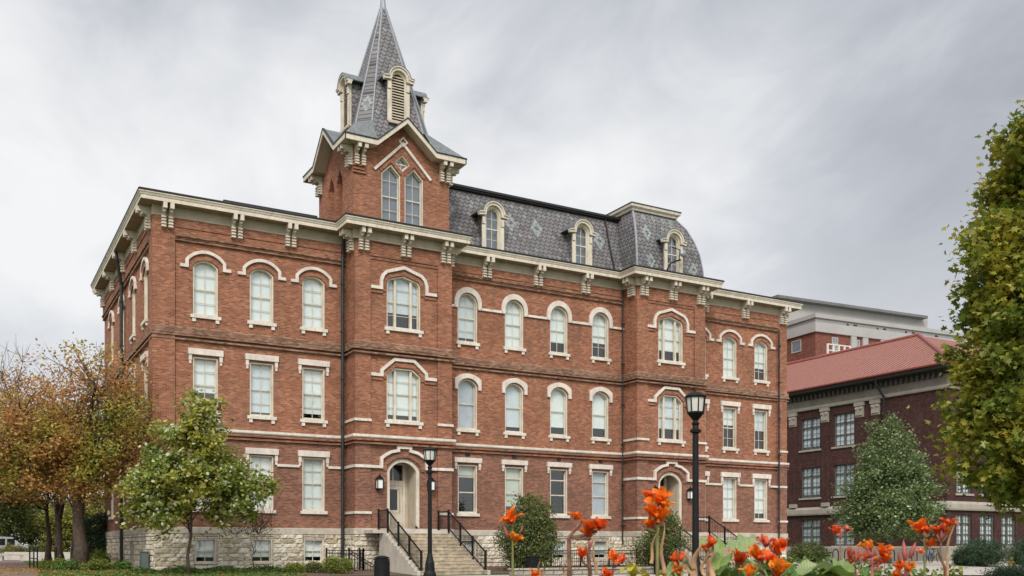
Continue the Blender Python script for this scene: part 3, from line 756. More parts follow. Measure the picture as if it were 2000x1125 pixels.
def dormer(cx, yf, z0, zs, hw, depth, mapf=None, louver=False, name='dormer'):
    m = mapf or fm(yf)
    oh = outline(cx, hw+.2, z0, zs, 'round'); oi = outline(cx, hw, z0+.02, zs, 'round')
    b = MB(); n = len(oi)
    b.strip(m, oh, oi, 0, -.12, True)          # face
    # foot scrolls
    for s in (-1, 1):
        x = cx+s*(hw+.16)
        b.box(x-.10, x+.10, 0, .05, z0, zs-.55, m=m); b.box(x-.08, x+.08, 0, .09, zs-.5, zs-.15, m=m)
    dm = b.build(name, CREAM, hall)
    b = MB(); oc = outline(cx, hw+.14, z0, zs, 'round'); nn_ = len(oc)
    b.add([m(u, -.06, z) for u, z in oc]+[m(u, -depth, z) for u, z in oc], [(i, (i+1) % nn_, nn_+(i+1) % nn_, nn_+i) for i in range(nn_)]); b.build('cheek', SLATE, dm)
    # arched hood with flat ears
    b = MB(); r0 = hw+.12
    pth = [(cx-r0-.34, zs-.02), (cx-r0, zs+.02)]+[(cx-r0*math.cos(math.pi*i/12), zs+.06+r0*1.02*math.sin(math.pi*i/12)) for i in range(1, 12)]+[(cx+r0, zs+.02), (cx+r0+.34, zs-.02)]
    b.ribbon(m, pth, .13, -.05, .16)
    pth2 = [(u, z) for u, z in offset_path(pth, .10)]
    b.ribbon(m, pth2, .07, -.1, .22)
    b.build('hood', CREAM, dm)
    b = MB(); b.ribbon(m, offset_path(pth, .155), .03, -depth, .24); b.build('hood_flashing', SKIRT, dm)
    if louver:
        b = MB(); k = 17 if zs-z0 > 2 else 12
        ztop = zs+hw
        for i in range(k):
            z = z0+.06+(ztop-z0-.12)*i/k
            h = hw-.01 if z < zs else math.sqrt(max(.01, hw*hw-(z-zs)**2))-.01
            u0, u1 = cx-h, cx+h
            b.add([m(u0, -.02, z), m(u1, -.02, z), m(u1, -.13, z+.11), m(u0, -.13, z+.11), m(u0, -.02, z+.025), m(u1, -.02, z+.025), m(u1, -.13, z+.135), m(u0, -.13, z+.135)], [(0, 1, 2, 3), (4, 5, 6, 7), (0, 1, 5, 4), (0, 3, 7, 4), (1, 2, 6, 5)])
        b.box(cx-hw-.2, cx+hw+.2, -.02, .1, z0-.08, z0+.03, m=m)
        b.build('louver', CREAM2, dm)
        MB().ngon(m, oi, -.16).build('louver_backing', DARKIN, dm)
    else:
        o2 = offset_path(oi, .0, True); b = MB(); b.ring(m, oi, .06, -.08, -.2)
        b.box(cx-hw, cx+hw, -.1, -.16, z0+(zs+hw-z0)*.5-.03, z0+(zs+hw-z0)*.5+.03, m=m); b.box(cx-.013, cx+.013, -.12, -.15, z0, zs+hw-.02, m=m)
        for k in (.25, .75):
            z = z0+(zs+hw-z0)*k; b.box(cx-hw+.02, cx+hw-.02, -.125, -.15, z-.012, z+.012, m=m)
        b.build('sash', CREAM, dm)
        MB().ngon(m, offset_path(oi, .05, True), -.15).build('glass_pane', GLASS, dm)
        MB().ngon(m, oi, -.32).build('blind', BLIND[4], dm)
    return dm
dormer(16.95, -.22, 16.5, 18.28, .40, 1.2); dormer(22.6, -.22, 16.5, 18.28, .40, 1.2)
# right bay mansard tower (convex slopes)
mx0, mx1, my0, my1 = 25.62, 30.5, -1.28, 3.6
tx0, tx1, ty0, ty1 = 26.0, 29.05, -.35, 2.7
b = MB(); prof = [(0, 0), (.06, .2), (.16, .42), (.34, .62), (.6, .82), (1.0, 1.0)]
zz0, zz1 = 16.42, 20.12
rings = []
for s_, t_ in prof:
    sl = s_
    rings.append([(mx0+(tx0-mx0)*sl, my0+(ty0-my0)*sl), (mx1+(tx1-mx1)*sl, my0+(ty0-my0)*sl), (mx1+(tx1-mx1)*sl, my1+(ty1-my1)*sl), (mx0+(tx0-mx0)*sl, my1+(ty1-my1)*sl)])
v = [(x, y, zz0+(zz1-zz0)*prof[i][1]) for i, r_ in enumerate(rings) for x, y in r_]
b.add(v, [(i*4+k, i*4+(k+1) % 4, (i+1)*4+(k+1) % 4, (i+1)*4+k) for i in range(len(prof)-1) for k in range(4)])
man2 = b.build('mansard_roof', SLATE, hall, label='convex slate roof over the right bay with flat cream cap')
b = MB(); b.tube([(x-.01, y-.01, z) for (x, y), z in zip([r_[0] for r_ in rings], [zz0+(zz1-zz0)*p[1] for p in prof])], .07, 6); b.build('hip_flashing', FLASH, man2); b = MB()
b.tube([(x+.01, y-.01, z) for (x, y), z in zip([r_[1] for r_ in rings], [zz0+(zz1-zz0)*p[1] for p in prof])], .05, 6); b.build('hip_flashing', FLASH, man2)
cap = [(tx0, ty1), (tx0, ty0), (tx1, ty0), (tx1, ty1)]
MB().sweep(cap, [(-.05, 20.1), (.12, 20.1), (.14, 20.2), (.26, 20.28), (.28, 20.42), (-.05, 20.42)], True).build('cap_cornice', CREAM, man2)
b = MB().sweep(cap, [(-.6, 20.42), (.30, 20.42), (.30, 20.48), (-.6, 20.52)], True); b.add([(tx0+.3, ty0+.3, 20.5), (tx1-.3, ty0+.3, 20.5), (tx1-.3, ty1-.3, 20.5), (tx0+.3, ty1-.3, 20.5)], [(0, 1, 2, 3)]); b.build('cap_roof', DARKM, man2)
def on_man2(x, z):
    t = (z-zz0)/(zz1-zz0); s = 1.0
    for (s0, t0), (s1, t1) in zip(prof, prof[1:]):
        if t <= t1+1e-6: s = s0+(s1-s0)*(t-t0)/(t1-t0); break
    return (x, my0+(ty0-my0)*s, z)
for x, z, s in ((26.55, 18.75, .9), (26.65, 17.1, .8), (29.75, 17.0, .8), (26.6, 19.75, .42), (27.3, 19.75, .42), (28.0, 19.75, .42), (28.6, 19.75, .42)):
    rosette(on_man2, x, z, s).build('slate_rosette', ROSETTE, man2)
dormer(27.98, -1.55, 16.5, 18.22, .40, 1.5)
# floodlight at the right dormer
b = MB(); b.tube([(27.35, -1.75, 16.5), (27.5, -1.95, 16.9), (27.85, -2.0, 17.05), (28.15, -2.02, 17.15)], .045, 6); b.tube([(27.55, -1.95, 17.8), (28.1, -2.0, 17.72)], .025, 6); b.tube([(28.1, -2.0, 17.72), (28.05, -2.0, 17.1)], .03, 6)
fl = b.build('floodlight', BLACK, hall); b = MB(); b.sphere((28.22, -2.1, 17.5), .19, 12, 8, (1, .7, 1)); b.build('lamp_glass', FLASH, fl)

# tower
tcx, tcy, th_ = 11.42, 1.45, 2.55
tf = fm(tcy-th_)
lan = [outline(tcx-.61, .50, 16.62, 19.02, 'point', .48), outline(tcx+.61, .50, 16.62, 19.02, 'point', .48)]
dia = [(tcx, 19.24), (tcx+.42, 19.66), (tcx, 20.08), (tcx-.42, 19.66)]
gw = [(tcx-th_, 16.3), (tcx+th_, 16.3), (tcx+th_, 20.15), (tcx+1.5, 20.15), (tcx, 21.5), (tcx-1.5, 20.15), (tcx-th_, 20.15)]
b = MB(); b.wall(tf, gw, lan+[dia]); b.build('tower_wall', BRICK, hall, recalc=False)
ts = sm(tcx-th_)
sl_ = [outline(tcy-.62, .42, 16.7, 18.95, 'point', .55), outline(tcy+.62, .42, 16.7, 18.95, 'point', .55)]
gs = [(u-tcx+tcy, z) for u, z in gw]
b = MB(); b.wall(ts, gs, sl_, .3)
for o_ in sl_: b.ngon(ts, o_, -.299)
b.build('tower_wall', BRICK, hall, recalc=False)
b = MB(); b.add([(tcx+th_, q_[0], q_[1]) for q_ in gs], [tuple(range(7))]); b.add([(q_[0], tcy+th_, q_[1]) for q_ in gw], [tuple(range(7))]); b.build('tower_wall', BRICK, hall, recalc=False)
for o_ in lan:
    wn = make_window(hall, tf, o_, 17.95, rows=(2, 2), blind=4, gap=.0, frame=.055)
wn = make_window(hall, tf, dia, 19.66, rows=(1, 1), blind=4, gap=0, frame=.04)
b = MB(); b.ribbon(tf, [(tcx-1.5, 19.08), (tcx, 20.6), (tcx+1.5, 19.08)], .13, -.002, .1); b.ribbon(tf, [(tcx, 20.48), (tcx+.2, 20.68), (tcx, 20.88), (tcx-.2, 20.68)], .08, -.002, .13, True); b.build('gable_moulding', LIMEP, hall)
b = MB()
for s_ in (-1, 1): MB().ribbon(tf, [(tcx+s_*1.18, 19.1), (tcx+s_*.63, 19.68), (tcx+s_*.1, 19.1)], .12, -.002, .05).build('brick_arch', BRICK, hall)
for k in range(6): b.box(tcx-th_-.03, tcx-th_+.62-.07*(5-k) if False else tcx-th_+.28+.055*(6-k), 0, .09, 18.75+k*.16, 18.84+k*.16, m=tf)
b.build('brick_corbel', BRICK, hall)
# eaves with cross gables: same shape on four sides
OV = 3.2; GZ = 20.18; AP = 21.55; GU = 1.55
prof_u = [(-OV, GZ), (-GU, GZ), (0, AP), (GU, GZ), (OV, GZ)]
fas, sof, rfm, skm = MB(), MB(), MB(), MB()
for k in range(4):
    ca, sa = math.cos(k*math.pi/2), math.sin(k*math.pi/2)
    def mm(u, w_, z, ca=ca, sa=sa):   # w_ = distance outwards from the axis
        return (tcx+u*ca+w_*sa, tcy+u*sa-w_*ca, z)
    top = [(u, z+.08) for u, z in prof_u]; bot = [(u, z-.16) for u, z in prof_u]
    fas.strip(mm, top, bot, OV-.06+.002*k, OV+.002*k)
    tin = [(u, z+.10) for u, z in prof_u]; 
    rfm.strip(mm, [(u, z+.135) for u, z in prof_u], [(u, z+.085) for u, z in prof_u], OV-.10, OV+.04)
    # soffit
    n = 5; a_ = [mm(u, OV-.03, z-.12) for u, z in prof_u]; c_ = [mm(u if abs(u) < 3 else u*(th_/OV), th_-.05, z-.12) for u, z in prof_u]
    sof.add(a_+c_, [(i, i+1, n+i+1, n+i) for i in range(4)])
    # gable roof slopes
    for s in (-1, 1): skm.add([mm(0, OV, AP+.10), mm(s*GU, OV, GZ+.10), mm(s*GU, 1.2, GZ+.10), mm(0, 1.2, AP+.10)], [(0, 1, 2, 3)])
    # corner skirts
    skm.add([mm(OV, OV, GZ+.10), mm(GU, OV, GZ+.10), mm(1.35, 1.95, 21.75), mm(1.95, 1.35, 21.75), mm(OV, GU, GZ+.10)], [(0, 1, 2), (0, 2, 3), (0, 3, 4)])
trf = skm.build('tower_roof', SKIRT, hall)
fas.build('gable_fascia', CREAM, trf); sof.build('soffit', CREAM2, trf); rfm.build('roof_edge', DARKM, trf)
def tb(u, sd_):
    o = bp.copy(); COL.objects.link(o); o.parent = hall
    a = sd_*math.pi/2; x = tcx+u*math.cos(a)+(th_)*math.sin(a); y = tcy+u*math.sin(a)-th_*math.cos(a)
    o.location = (x, y, GZ-.14-15.95*.95); o.scale = (1, 1.02, .95); o.rotation_euler = (0, 0, a)
for sd_ in (0, 3, 1):
    for u in (-2.42, -2.08, 2.08, 2.42): tb(u, sd_)
# spire
AZ = 28.95
def octa(z):
    h = 1.95*(AZ-z)/(AZ-21.75); c = h*.69
    return [(tcx-c, tcy-h, z), (tcx+c, tcy-h, z), (tcx+h, tcy-c, z), (tcx+h, tcy+c, z), (tcx+c, tcy+h, z), (tcx-c, tcy+h, z), (tcx-h, tcy+c, z), (tcx-h, tcy-c, z)]
b = MB(); r0, r1 = octa(20.35), octa(28.55)
b.add(r0+r1, [(k, (k+1) % 8, 8+(k+1) % 8, 8+k) for k in range(8)]); spire = b.build('spire', SLATE, hall)
b = MB()
for k in range(8): b.tube([octa(21.6)[k], octa(28.5)[k]], .05, 5)
b.build('hip_flashing', FLASH, spire)
b = MB(); b._lathe((tcx, tcy, 0), [(.16, 28.3), (.2, 28.42), (.17, 28.5), (.13, 28.9), (.05, 29.6), (.02, 30.4)], 12); b.build('finial', FLASH, spire)
def on_ch(u, z):   # front-left chamfer of the spire: u runs along it
    p = octa(z); a, c = Vector(p[7]), Vector(p[0]); mid = (a+c)/2; d = (c-a).normalized(); return tuple(mid+d*u)
rosette(on_ch, 0, 22.75, .85).build('slate_rosette', ROSETTE, spire)
for k in range(4):
    ca, sa = math.cos(k*math.pi/2), math.sin(k*math.pi/2)
    mk_ = lambda u, w_, z, ca=ca, sa=sa: (tcx+u*ca+(2.02+w_)*sa, tcy+u*sa-(2.02+w_)*ca, z)
    dormer(0, 0, 21.85, 23.95, .33, 1.5, mapf=mk_, louver=True, name='spire_dormer')
for f_ in BM: f_()
# downspouts
def spout(name, pts, r=.06):
    b = MB(); b.tube(pts, r, 8)
    for i in range(6):
        z = 2+i*2.3; p = pts[-1]
        b.box(p[0]-.1, p[0]+.1, p[1]-.1, p[1]+.02, z, z+.08)
    b.build(name, DOWN, hall)
spout('downspout', [(8.6, -.55, 15.95), (8.6, -.5, 15.6), (8.65, -.22, 15.0), (8.65, -.22, -.3)], .085)
spout('downspout', [(-.55, 8.1, 15.95), (-.5, 8.1, 15.6), (-.22, 8.6, 14.4), (-.22, 8.6, -.3)], .085)
spout('downspout', [(37.6, -.22, 14.6), (37.6, -.22, -.3)], .05)
spout('downspout', [(25.4, -.2, 15.5), (25.4, -.2, 1)], .04)
# anchor plates / vents in the centre wall
for cx, *_ in CC:
    MB().prism(m0, [(cx-.06+.09*math.cos(a)*(1 if k % 2 else .35), 10.22-.18+.09*math.sin(a)*(1 if k % 2 else .35)) for k, a in enumerate([i*math.pi/5 for i in range(10)])], 0, .03).build('wall_anchor', DARKM, hall)
    b = MB(); b.box(cx-.13, cx+.13, -.01, .03, 5.55, 5.83, m=m0)
    for i in range(4): b.box(cx-.11, cx+.11, .03, .05, 5.58+i*.06, 5.61+i*.06, m=m0)
    b.build('wall_vent', DARKM, hall)
# wall lanterns beside the doors
LG = mat_plain('frosted_glass', (.75, .76, .74), .3, .05, 3)
def lantern(x, y, z):
    b = MB(); b.box(x-.16, x+.16, y-.34, y-.02, z+.42, z+.46); b.prism(lambda u, w_, q_: (u, y-w_, q_), [(x-.15, z+.46), (x+.15, z+.46), (x, z+.62)], .03, .33); b.box(x-.15, x+.15, y-.33, y-.03, z-.05, z)
    for sx_ in (-.14, .14):
        for sy in (-.32, -.05): b.box(x+sx_-.015, x+sx_+.015, y+sy-.015, y+sy+.015, z, z+.42)
    b.box(x-.015, x+.015, y-.04, y+.03, z-.1, z+.5); b.box(x-.02, x+.02, y-.2, y-.16, z+.6, z+.72)
    ln = b.build('wall_lantern', BLACK, hall); MB().box(x-.12, x+.12, y-.30, y-.06, z+.003, z+.417).build('lantern_glass', LG, ln)
for xa, xb in (B1, B2):
    lantern(xa+1.2, PY_, 3.62); lantern(xb-1.18, PY_, 3.62)

# ------------------------------------------------------------------ entrance stairs (two)
def railing(root, x, y0, y1, y2, zt, zb, first_label=None):
    """level run y0..y1 at landing height zt, then down to y2 at zb"""
    b = MB()
    H = .95
    b.box(x-.03, x+.03, y1, y0, zt+H-.05, zt+H); b.box(x-.02, x+.02, y1, y0, zt+.1, zt+.13)
    for dz, hh in ((H, .05), (.12, .03)):
        b.add([(x-.03, y1, zt+dz-hh), (x+.03, y1, zt+dz-hh), (x+.03, y1, zt+dz), (x-.03, y1, zt+dz), (x-.03, y2, zb+dz-hh), (x+.03, y2, zb+dz-hh), (x+.03, y2, zb+dz), (x-.03, y2, zb+dz)], [(0, 1, 2, 3), (4, 5, 6, 7), (0, 1, 5, 4), (2, 3, 7, 6), (0, 3, 7, 4), (1, 2, 6, 5)])
    zf = lambda y: zt if y >= y1 else zt+(zb-zt)*(y1-y)/(y1-y2)
    for y in [y0-.05, y1]+[y1+(y2-y1)*k/3 for k in (1, 2, 3)]:
        b.box(x-.04, x+.04, y-.04, y+.04, zf(y)-.25, zf(y)+H+.06)
    n = int((y0-y2)/.13)
    for i in range(1, n):
        y = y0+(y2-y0)*i/n; b.box(x-.008, x+.008, y-.008, y+.008, zf(y)+.1, zf(y)+H-.04)
    b.build('handrail', BLACK, root)
def stairs(xa, xb, label):
    zl, zb, y1, n, tr = 1.60, -.42, -2.62, 12, .325
    st = thing('entrance_stairs', label, 'stairs', ((xa+xb)/2, -4.5, gz(-4.5)))
    b = MB()
    rs = (zl-zb)/(n+1)
    for i in range(n):
        z = zl-rs*(i+1); y = y1-tr*i
        b.box(xa, xb, y-tr-.02, y-.0, z-.05, z); b.box(xa+.005, xb-.005, y-tr, y+.2, z-rs-.03, z-.051)
    b.build('steps', CONC, st)
    b = MB(); b.box(xa-.68, xb+.3, y1, BY-.07, zl-.16, zl); b.build('landing', CONCL, st)
    b = MB(); yb = y1-tr*n
    for x0, x1 in ((xa-.16, xa-.005), (xb+.005, xb+.16)):
        pts = [(y1, zl-.165)]
        for i in range(n): pts += [(y1-tr*i, zl-rs*(i+1)), (y1-tr*(i+1), zl-rs*(i+1))]
        pts += [(yb, -.9), (y1+.5, -.9), (y1+.5, zl-.165)]
        b = MB(); k = len(pts); b.add([(x0, y, z) for y, z in pts]+[(x1, y, z) for y, z in pts], [tuple(range(k)), tuple(range(2*k-1, k-1, -1))]+[(i, (i+1) % k, k+(i+1) % k, k+i) for i in range(k)])
        b.build('cheek_wall', CONCL, st)
    for x in (xa+.06, xb-.06): railing(st, x, BY-.1, y1, yb+.05, zl, zb+.05)
    return st
st1 = stairs(9.95, 13.25, 'broad concrete stairs with black iron handrails under the tower entrance')
st2 = stairs(26.5, 29.8, 'concrete stairs with black handrails at the farther right entrance, partly behind a shrub')

# ------------------------------------------------------------------ vegetation helpers
SHAPES = {
 'rhomb': np.array([(0, 0), (.34, .45), (0, 1), (-.34, .45)]),
 'oval': np.array([(0, 0), (.3, .25), (.34, .6), (0, 1), (-.34, .6), (-.3, .25)]),
 'maple': np.array([(0, 0), (.18, .22), (.52, .18), (.34, .48), (.5, .78), (.16, .66), (0, 1.05), (-.16, .66), (-.5, .78), (-.34, .48), (-.52, .18), (-.18, .22)]),
}
def leaf_mesh(name, C, size, mat, parent, seed=0, shape='rhomb', flat=.55, fold=.0):
    """C: (N,3) world positions; every leaf is a small face of its own"""
    g = np.random.default_rng(seed); N = len(C); P = SHAPES[shape]; k = len(P)
    nrm = g.normal(size=(N, 3)); nrm[:, 2] = np.abs(nrm[:, 2])*.9+flat
    nrm /= np.linalg.norm(nrm, axis=1)[:, None]
    t = g.normal(size=(N, 3)); t[:, 2] -= .35
    t -= nrm*(t*nrm).sum(1)[:, None]; t /= np.linalg.norm(t, axis=1)[:, None]+1e-9
    s = np.cross(nrm, t)
    sz = size*g.uniform(.65, 1.3, N)
    V = C[:, None, :]+sz[:, None, None]*(P[None, :, 0, None]*s[:, None, :]+(P[None, :, 1, None]-.5)*t[:, None, :]+(-.35*np.abs(P[None, :, 0, None])+.12*P[None, :, 1, None]**2)*nrm[:, None, :]*.8)
    org = Vector((0, 0, 0))
    if parent is not None:
        r = parent
        while r.parent: r = r.parent
        org = r.location
    V = V.reshape(-1, 3)-np.array(org)
    me = D.meshes.new(name)
    me.vertices.add(N*k); me.vertices.foreach_set('co', V.astype(np.float32).ravel())
    me.loops.add(N*k); me.loops.foreach_set('vertex_index', np.arange(N*k, dtype=np.int32))
    me.polygons.add(N); me.polygons.foreach_set('loop_start', np.arange(0, N*k, k, dtype=np.int32))
    me.update(calc_edges=True); me.validate()
    me.materials.append(mat)
    o = D.objects.new(name, me); COL.objects.link(o); o.parent = parent
    return o
def tree(name, label, cat, loc, trunk_r, trunk_h, crown, n_cl, per, leaf, cl_r, mat, bark, seed=1, shape='rhomb', group=None, limbs=9, twigs=0, sparse=0.0, lean=(0, 0), flat=.5, outer=.42, low_leafy=1.0):
    """crown: ellipsoids (dx, dy, dz, rx, ry, rz) relative to loc"""
    g = np.random.default_rng(seed); root = thing(name, label, cat, loc, group)
    L = np.array(loc); E_ = np.array(crown, float)
    vol = E_[:, 3]*E_[:, 4]*E_[:, 5]; pick = g.choice(len(E_), n_cl, p=vol/vol.sum())
    d = g.normal(size=(n_cl, 3)); d /= np.linalg.norm(d, axis=1)[:, None]
    r = g.uniform(0, 1, n_cl)**outer
    cl = L+E_[pick, :3]+d*r[:, None]*E_[pick, 3:]
    zlo, zhi = cl[:, 2].min(), cl[:, 2].max()
    frac = (cl[:, 2]-zlo)/(zhi-zlo+1e-6)
    cnt = np.maximum(2, (per*(1-sparse*np.clip((frac-.35)/.6, 0, 1)**.8)*g.uniform(.55, 1.35, n_cl))).astype(int)
    cr = cl_r*g.uniform(.65, 1.3, n_cl)
    idx = np.repeat(np.arange(n_cl), cnt)
    off = g.normal(size=(len(idx), 3))*.5; off[:, 2] *= .7
    C = cl[idx]+off*cr[idx][:, None]
    leaf_mesh('crown', C, leaf, mat, root, seed+5, shape, flat)
    # trunk and limbs
    b = MB(); top = L+np.array([lean[0], lean[1], max(trunk_h*1.15, (zhi-L[2])*.72)])
    n = 7; tp = []
    for i in range(n+1):
        t = i/n; tp.append(tuple(L*(1-t)+top*t+np.array([g.normal()*.05, g.normal()*.05, 0])*min(1, i)))
    tp[0] = (tp[0][0], tp[0][1], loc[2]-.15)
    b.tube(tp, [trunk_r*1.35]+[trunk_r*(1-.86*(i/n)) for i in range(1, n+1)], 10)
    def along(z):
        t = min(.97, max(.05, (z-L[2])/(top[2]-L[2]))); return L*(1-t)+top*t, trunk_r*(1-.86*t)
    order = g.permutation(n_cl)
    main = order[:limbs]; ends = []
    for j in main:
        z0 = L[2]+trunk_h*g.uniform(.75, 1.25); p0, r0 = along(z0); e = cl[j]
        mid = p0*.5+e*.5+np.array([0, 0, .12*np.linalg.norm(e-p0)])
        b.tube([tuple(p0), tuple(p0*.75+mid*.25+(mid-p0)*.1), tuple(mid), tuple(e)], [r0*.5, r0*.4, r0*.27, r0*.08], 6); ends.append((mid, e, r0))
    for j in order[limbs:limbs+int(n_cl*.55)]:
        e = cl[j]; k = min(range(len(ends)), key=lambda q_: np.linalg.norm(ends[q_][0]-e)) if ends else None
        p0 = ends[k][0]*g.uniform(.4, 1)+ends[k][1]*0 if False else (ends[k][0]*.6+ends[k][1]*.4)
        mid = p0*.5+e*.5+np.array([0, 0, .1])
        b.tube([tuple(p0), tuple(mid), tuple(e)], [trunk_r*.16, trunk_r*.1, trunk_r*.035], 4, False)
    for j in g.choice(n_cl, twigs) if twigs else []:
        e = cl[j]
        for _ in range(3):
            q_ = e+np.array([g.normal()*.55, g.normal()*.55, abs(g.normal())*.9+.15]); b.tube([tuple(e), tuple(e*.5+q_*.5+g.normal(size=3)*.08), tuple(q_)], [.016, .011, .005], 3, False)
    b.build('trunk', bark, root, smooth=True)
    return root
def shrub(name, label, cat, loc, crown, n_cl, per, leaf, cl_r, mat, seed=1, group=None, shape='rhomb', outer=.3):
    g = np.random.default_rng(seed); root = thing(name, label, cat, loc, group); L = np.array(loc); E_ = np.array(crown, float)
    vol = E_[:, 3]*E_[:, 4]*E_[:, 5]; pick = g.choice(len(E_), n_cl, p=vol/vol.sum())
    d = g.normal(size=(n_cl, 3)); d /= np.linalg.norm(d, axis=1)[:, None]
    cl = L+E_[pick, :3]+d*(g.uniform(0, 1, n_cl)**outer)[:, None]*E_[pick, 3:]
    cl[:, 2] = np.maximum(cl[:, 2], L[2]+.05)
    idx = np.repeat(np.arange(n_cl), per); C = cl[idx]+g.normal(size=(len(idx), 3))*.5*cl_r
    C[:, 2] = np.maximum(C[:, 2], L[2]+.02)
    leaf_mesh('foliage', C, leaf, mat, root, seed+3, shape, .35)
    b = MB()
    for j in g.choice(n_cl, min(n_cl, 26), replace=False):
        e = cl[j]; b.tube([tuple(L+np.array([g.normal()*.06, g.normal()*.06, -.05])), tuple(L*.45+e*.55+np.array([0, 0, .05])), tuple(e)], [.03, .02, .006], 5, False)
    b.build('stem', BARK, root); return root
PALE = (.42, .47, .33)
LEAF_AUT = mat_foliage('autumn_leaves', [(0.240, 0.228, 0.048), (0.504, 0.312, 0.090), (0.648, 0.336, 0.108), (0.552, 0.264, 0.156), (.66, .30, .075), (0.480, 0.240, 0.144), (.66, .40, .09)], [(0.132, 0.204, 0.036), (0.228, 0.300, 0.054), (0.408, 0.396, 0.072), (.56, .42, .08), (0.288, 0.300, 0.060)], .33, .45)
LEAF_AUT2 = mat_foliage('rusty_leaves', [(0.345, 0.230, 0.069), (0.575, 0.276, 0.092), (.64, .29, .07), (0.483, 0.207, 0.115), (.58, .36, .08), (0.414, 0.184, 0.115)], [(0.196, 0.207, 0.046), (0.391, 0.299, 0.075), (0.621, 0.345, 0.086)], .4, .45)
LEAF_DK = mat_foliage('dark_leaves', [(0.035, 0.069, 0.019), (0.078, 0.117, 0.027), (0.117, 0.156, 0.035), (0.176, 0.195, 0.049)], [(0.098, 0.117, 0.027), (0.195, 0.176, 0.039), (0.312, 0.234, 0.049)], .25)
LEAF_YG = mat_foliage('yellowgreen_leaves', [(0.109, 0.140, 0.031), (0.187, 0.218, 0.047), (0.312, 0.296, 0.062), (0.468, 0.374, 0.078)])
LEAF_SM = mat_foliage('fresh_leaves', [(0.092, 0.148, 0.018), (0.148, 0.217, 0.028), (0.217, 0.285, 0.039), (0.160, 0.228, 0.034), (0.297, 0.331, 0.056), (0.217, 0.263, 0.045), (0.343, 0.353, 0.067), (0.343, 0.388, 0.112), (0.633, 0.672, 0.480), (0.715, 0.754, 0.580)], [(0.125, 0.171, 0.022), (0.251, 0.274, 0.039), (0.412, 0.377, 0.056), (0.297, 0.307, 0.045), (0.525, 0.410, 0.067), (0.572, 0.611, 0.400)], .55, .42)
LEAF_RT = mat_foliage('cool_leaves', [(0.069, 0.119, 0.040), (0.112, 0.175, 0.062), (0.163, 0.225, 0.081), (0.125, 0.188, 0.062), (0.213, 0.275, 0.106), (0.188, 0.250, 0.100), (0.200, 0.275, 0.100), (0.138, 0.200, 0.062), (0.625, 0.688, 0.475)], trans=.38)
LEAF_MP = mat_foliage('maple_leaves', [(0.068, 0.109, 0.015), (0.116, 0.170, 0.022), (0.179, 0.237, 0.033), (0.137, 0.188, 0.027), (0.252, 0.285, 0.040), (0.210, 0.248, 0.037), (0.462, 0.509, 0.188)], [(0.179, 0.212, 0.027), (0.284, 0.291, 0.035), (0.483, 0.388, 0.050), (0.231, 0.255, 0.035), (0.567, 0.425, 0.056)], .9, .42)
LEAF_SH = mat_foliage('shrub_leaves', [(0.051, 0.097, 0.032), (0.092, 0.151, 0.046), (0.139, 0.185, 0.055), (0.116, 0.151, 0.046), (0.231, 0.231, 0.081), (0.277, 0.208, 0.081)])
LEAF_HD = mat_foliage('hedge_leaves', [(0.027, 0.060, 0.031), (0.049, 0.088, 0.045), (0.070, 0.115, 0.060), (0.096, 0.140, 0.074)])
LEAF_LT = mat_foliage('lime_leaves', [(0.096, 0.156, 0.024), (0.168, 0.228, 0.036), (0.228, 0.264, 0.048), (0.264, 0.240, 0.048)])
LEAF_GC = mat_foliage('ivy_leaves', [(0.049, 0.114, 0.024), (0.089, 0.162, 0.032), (0.130, 0.227, 0.049), (0.194, 0.259, 0.056)])
def A(px, d, z=None):
    p = at(px, d, 0); return (p[0], p[1], gz(p[1]) if z is None else z)

# left: autumn trees on the lawn
tree('autumn_tree', 'large autumn tree with thick trunk and orange, olive and brown leaves beside the hall', 'tree', A(157, 43.5), .34, 3.0,
     [(-.5, .2, 5.2, 3.3, 2.2, 2.3), (1.3, -1.7, 5.4, 2.4, 1.5, 2.3), (-2.6, .0, 5.4, 2.6, 2, 2.4), (.2, -1.0, 7.9, 2.5, 1.6, 2.3), (1.6, -2.2, 7.8, 1.5, 1.2, 2.1)], 360, 125, .15, .78, LEAF_AUT, BARK, 11, limbs=12, twigs=90, sparse=.55)
tree('autumn_tree', 'thin topped rust brown autumn tree at the left edge with bare twigs against the sky', 'tree', A(-30, 50), .26, 3.0,
     [(1.2, 0, 6.0, 3.6, 3, 2.6), (1.0, 0, 8.6, 3.3, 2.6, 2.9)], 220, 100, .15, .75, LEAF_AUT2, BARK, 12, limbs=12, twigs=110, sparse=.8)
tree('autumn_tree', 'dark leaning autumn tree just left of the thickest trunk', 'tree', A(121, 53), .22, 2.6,
     [(-.8, 0, 5.4, 2.8, 2.4, 2.0), (.3, .4, 7.3, 2.2, 2, 2.2)], 130, 110, .13, .6, LEAF_AUT2, BARK, 13, limbs=9, twigs=30, sparse=.5, lean=(-.5, 0))
tree('autumn_tree', 'slim dark trunked tree with low olive green canopy over the path', 'tree', A(94, 58), .2, 3.0,
     [(-1.0, 0, 5.0, 3.4, 2.4, 1.9), (-3.5, 0, 4.6, 3, 2.4, 1.9), (.6, -.5, 5.6, 2.2, 2, 1.6)], 280, 110, .15, .7, LEAF_DK, BARK, 14, limbs=9)
tree('autumn_tree', 'black shaded trunk directly behind the thickest autumn trunk', 'tree', A(147, 47.5), .2, 3.2,
     [(-.2, .6, 5.6, 2.0, 2.0, 1.8)], 70, 90, .13, .6, LEAF_DK, BARK, 15, limbs=6)
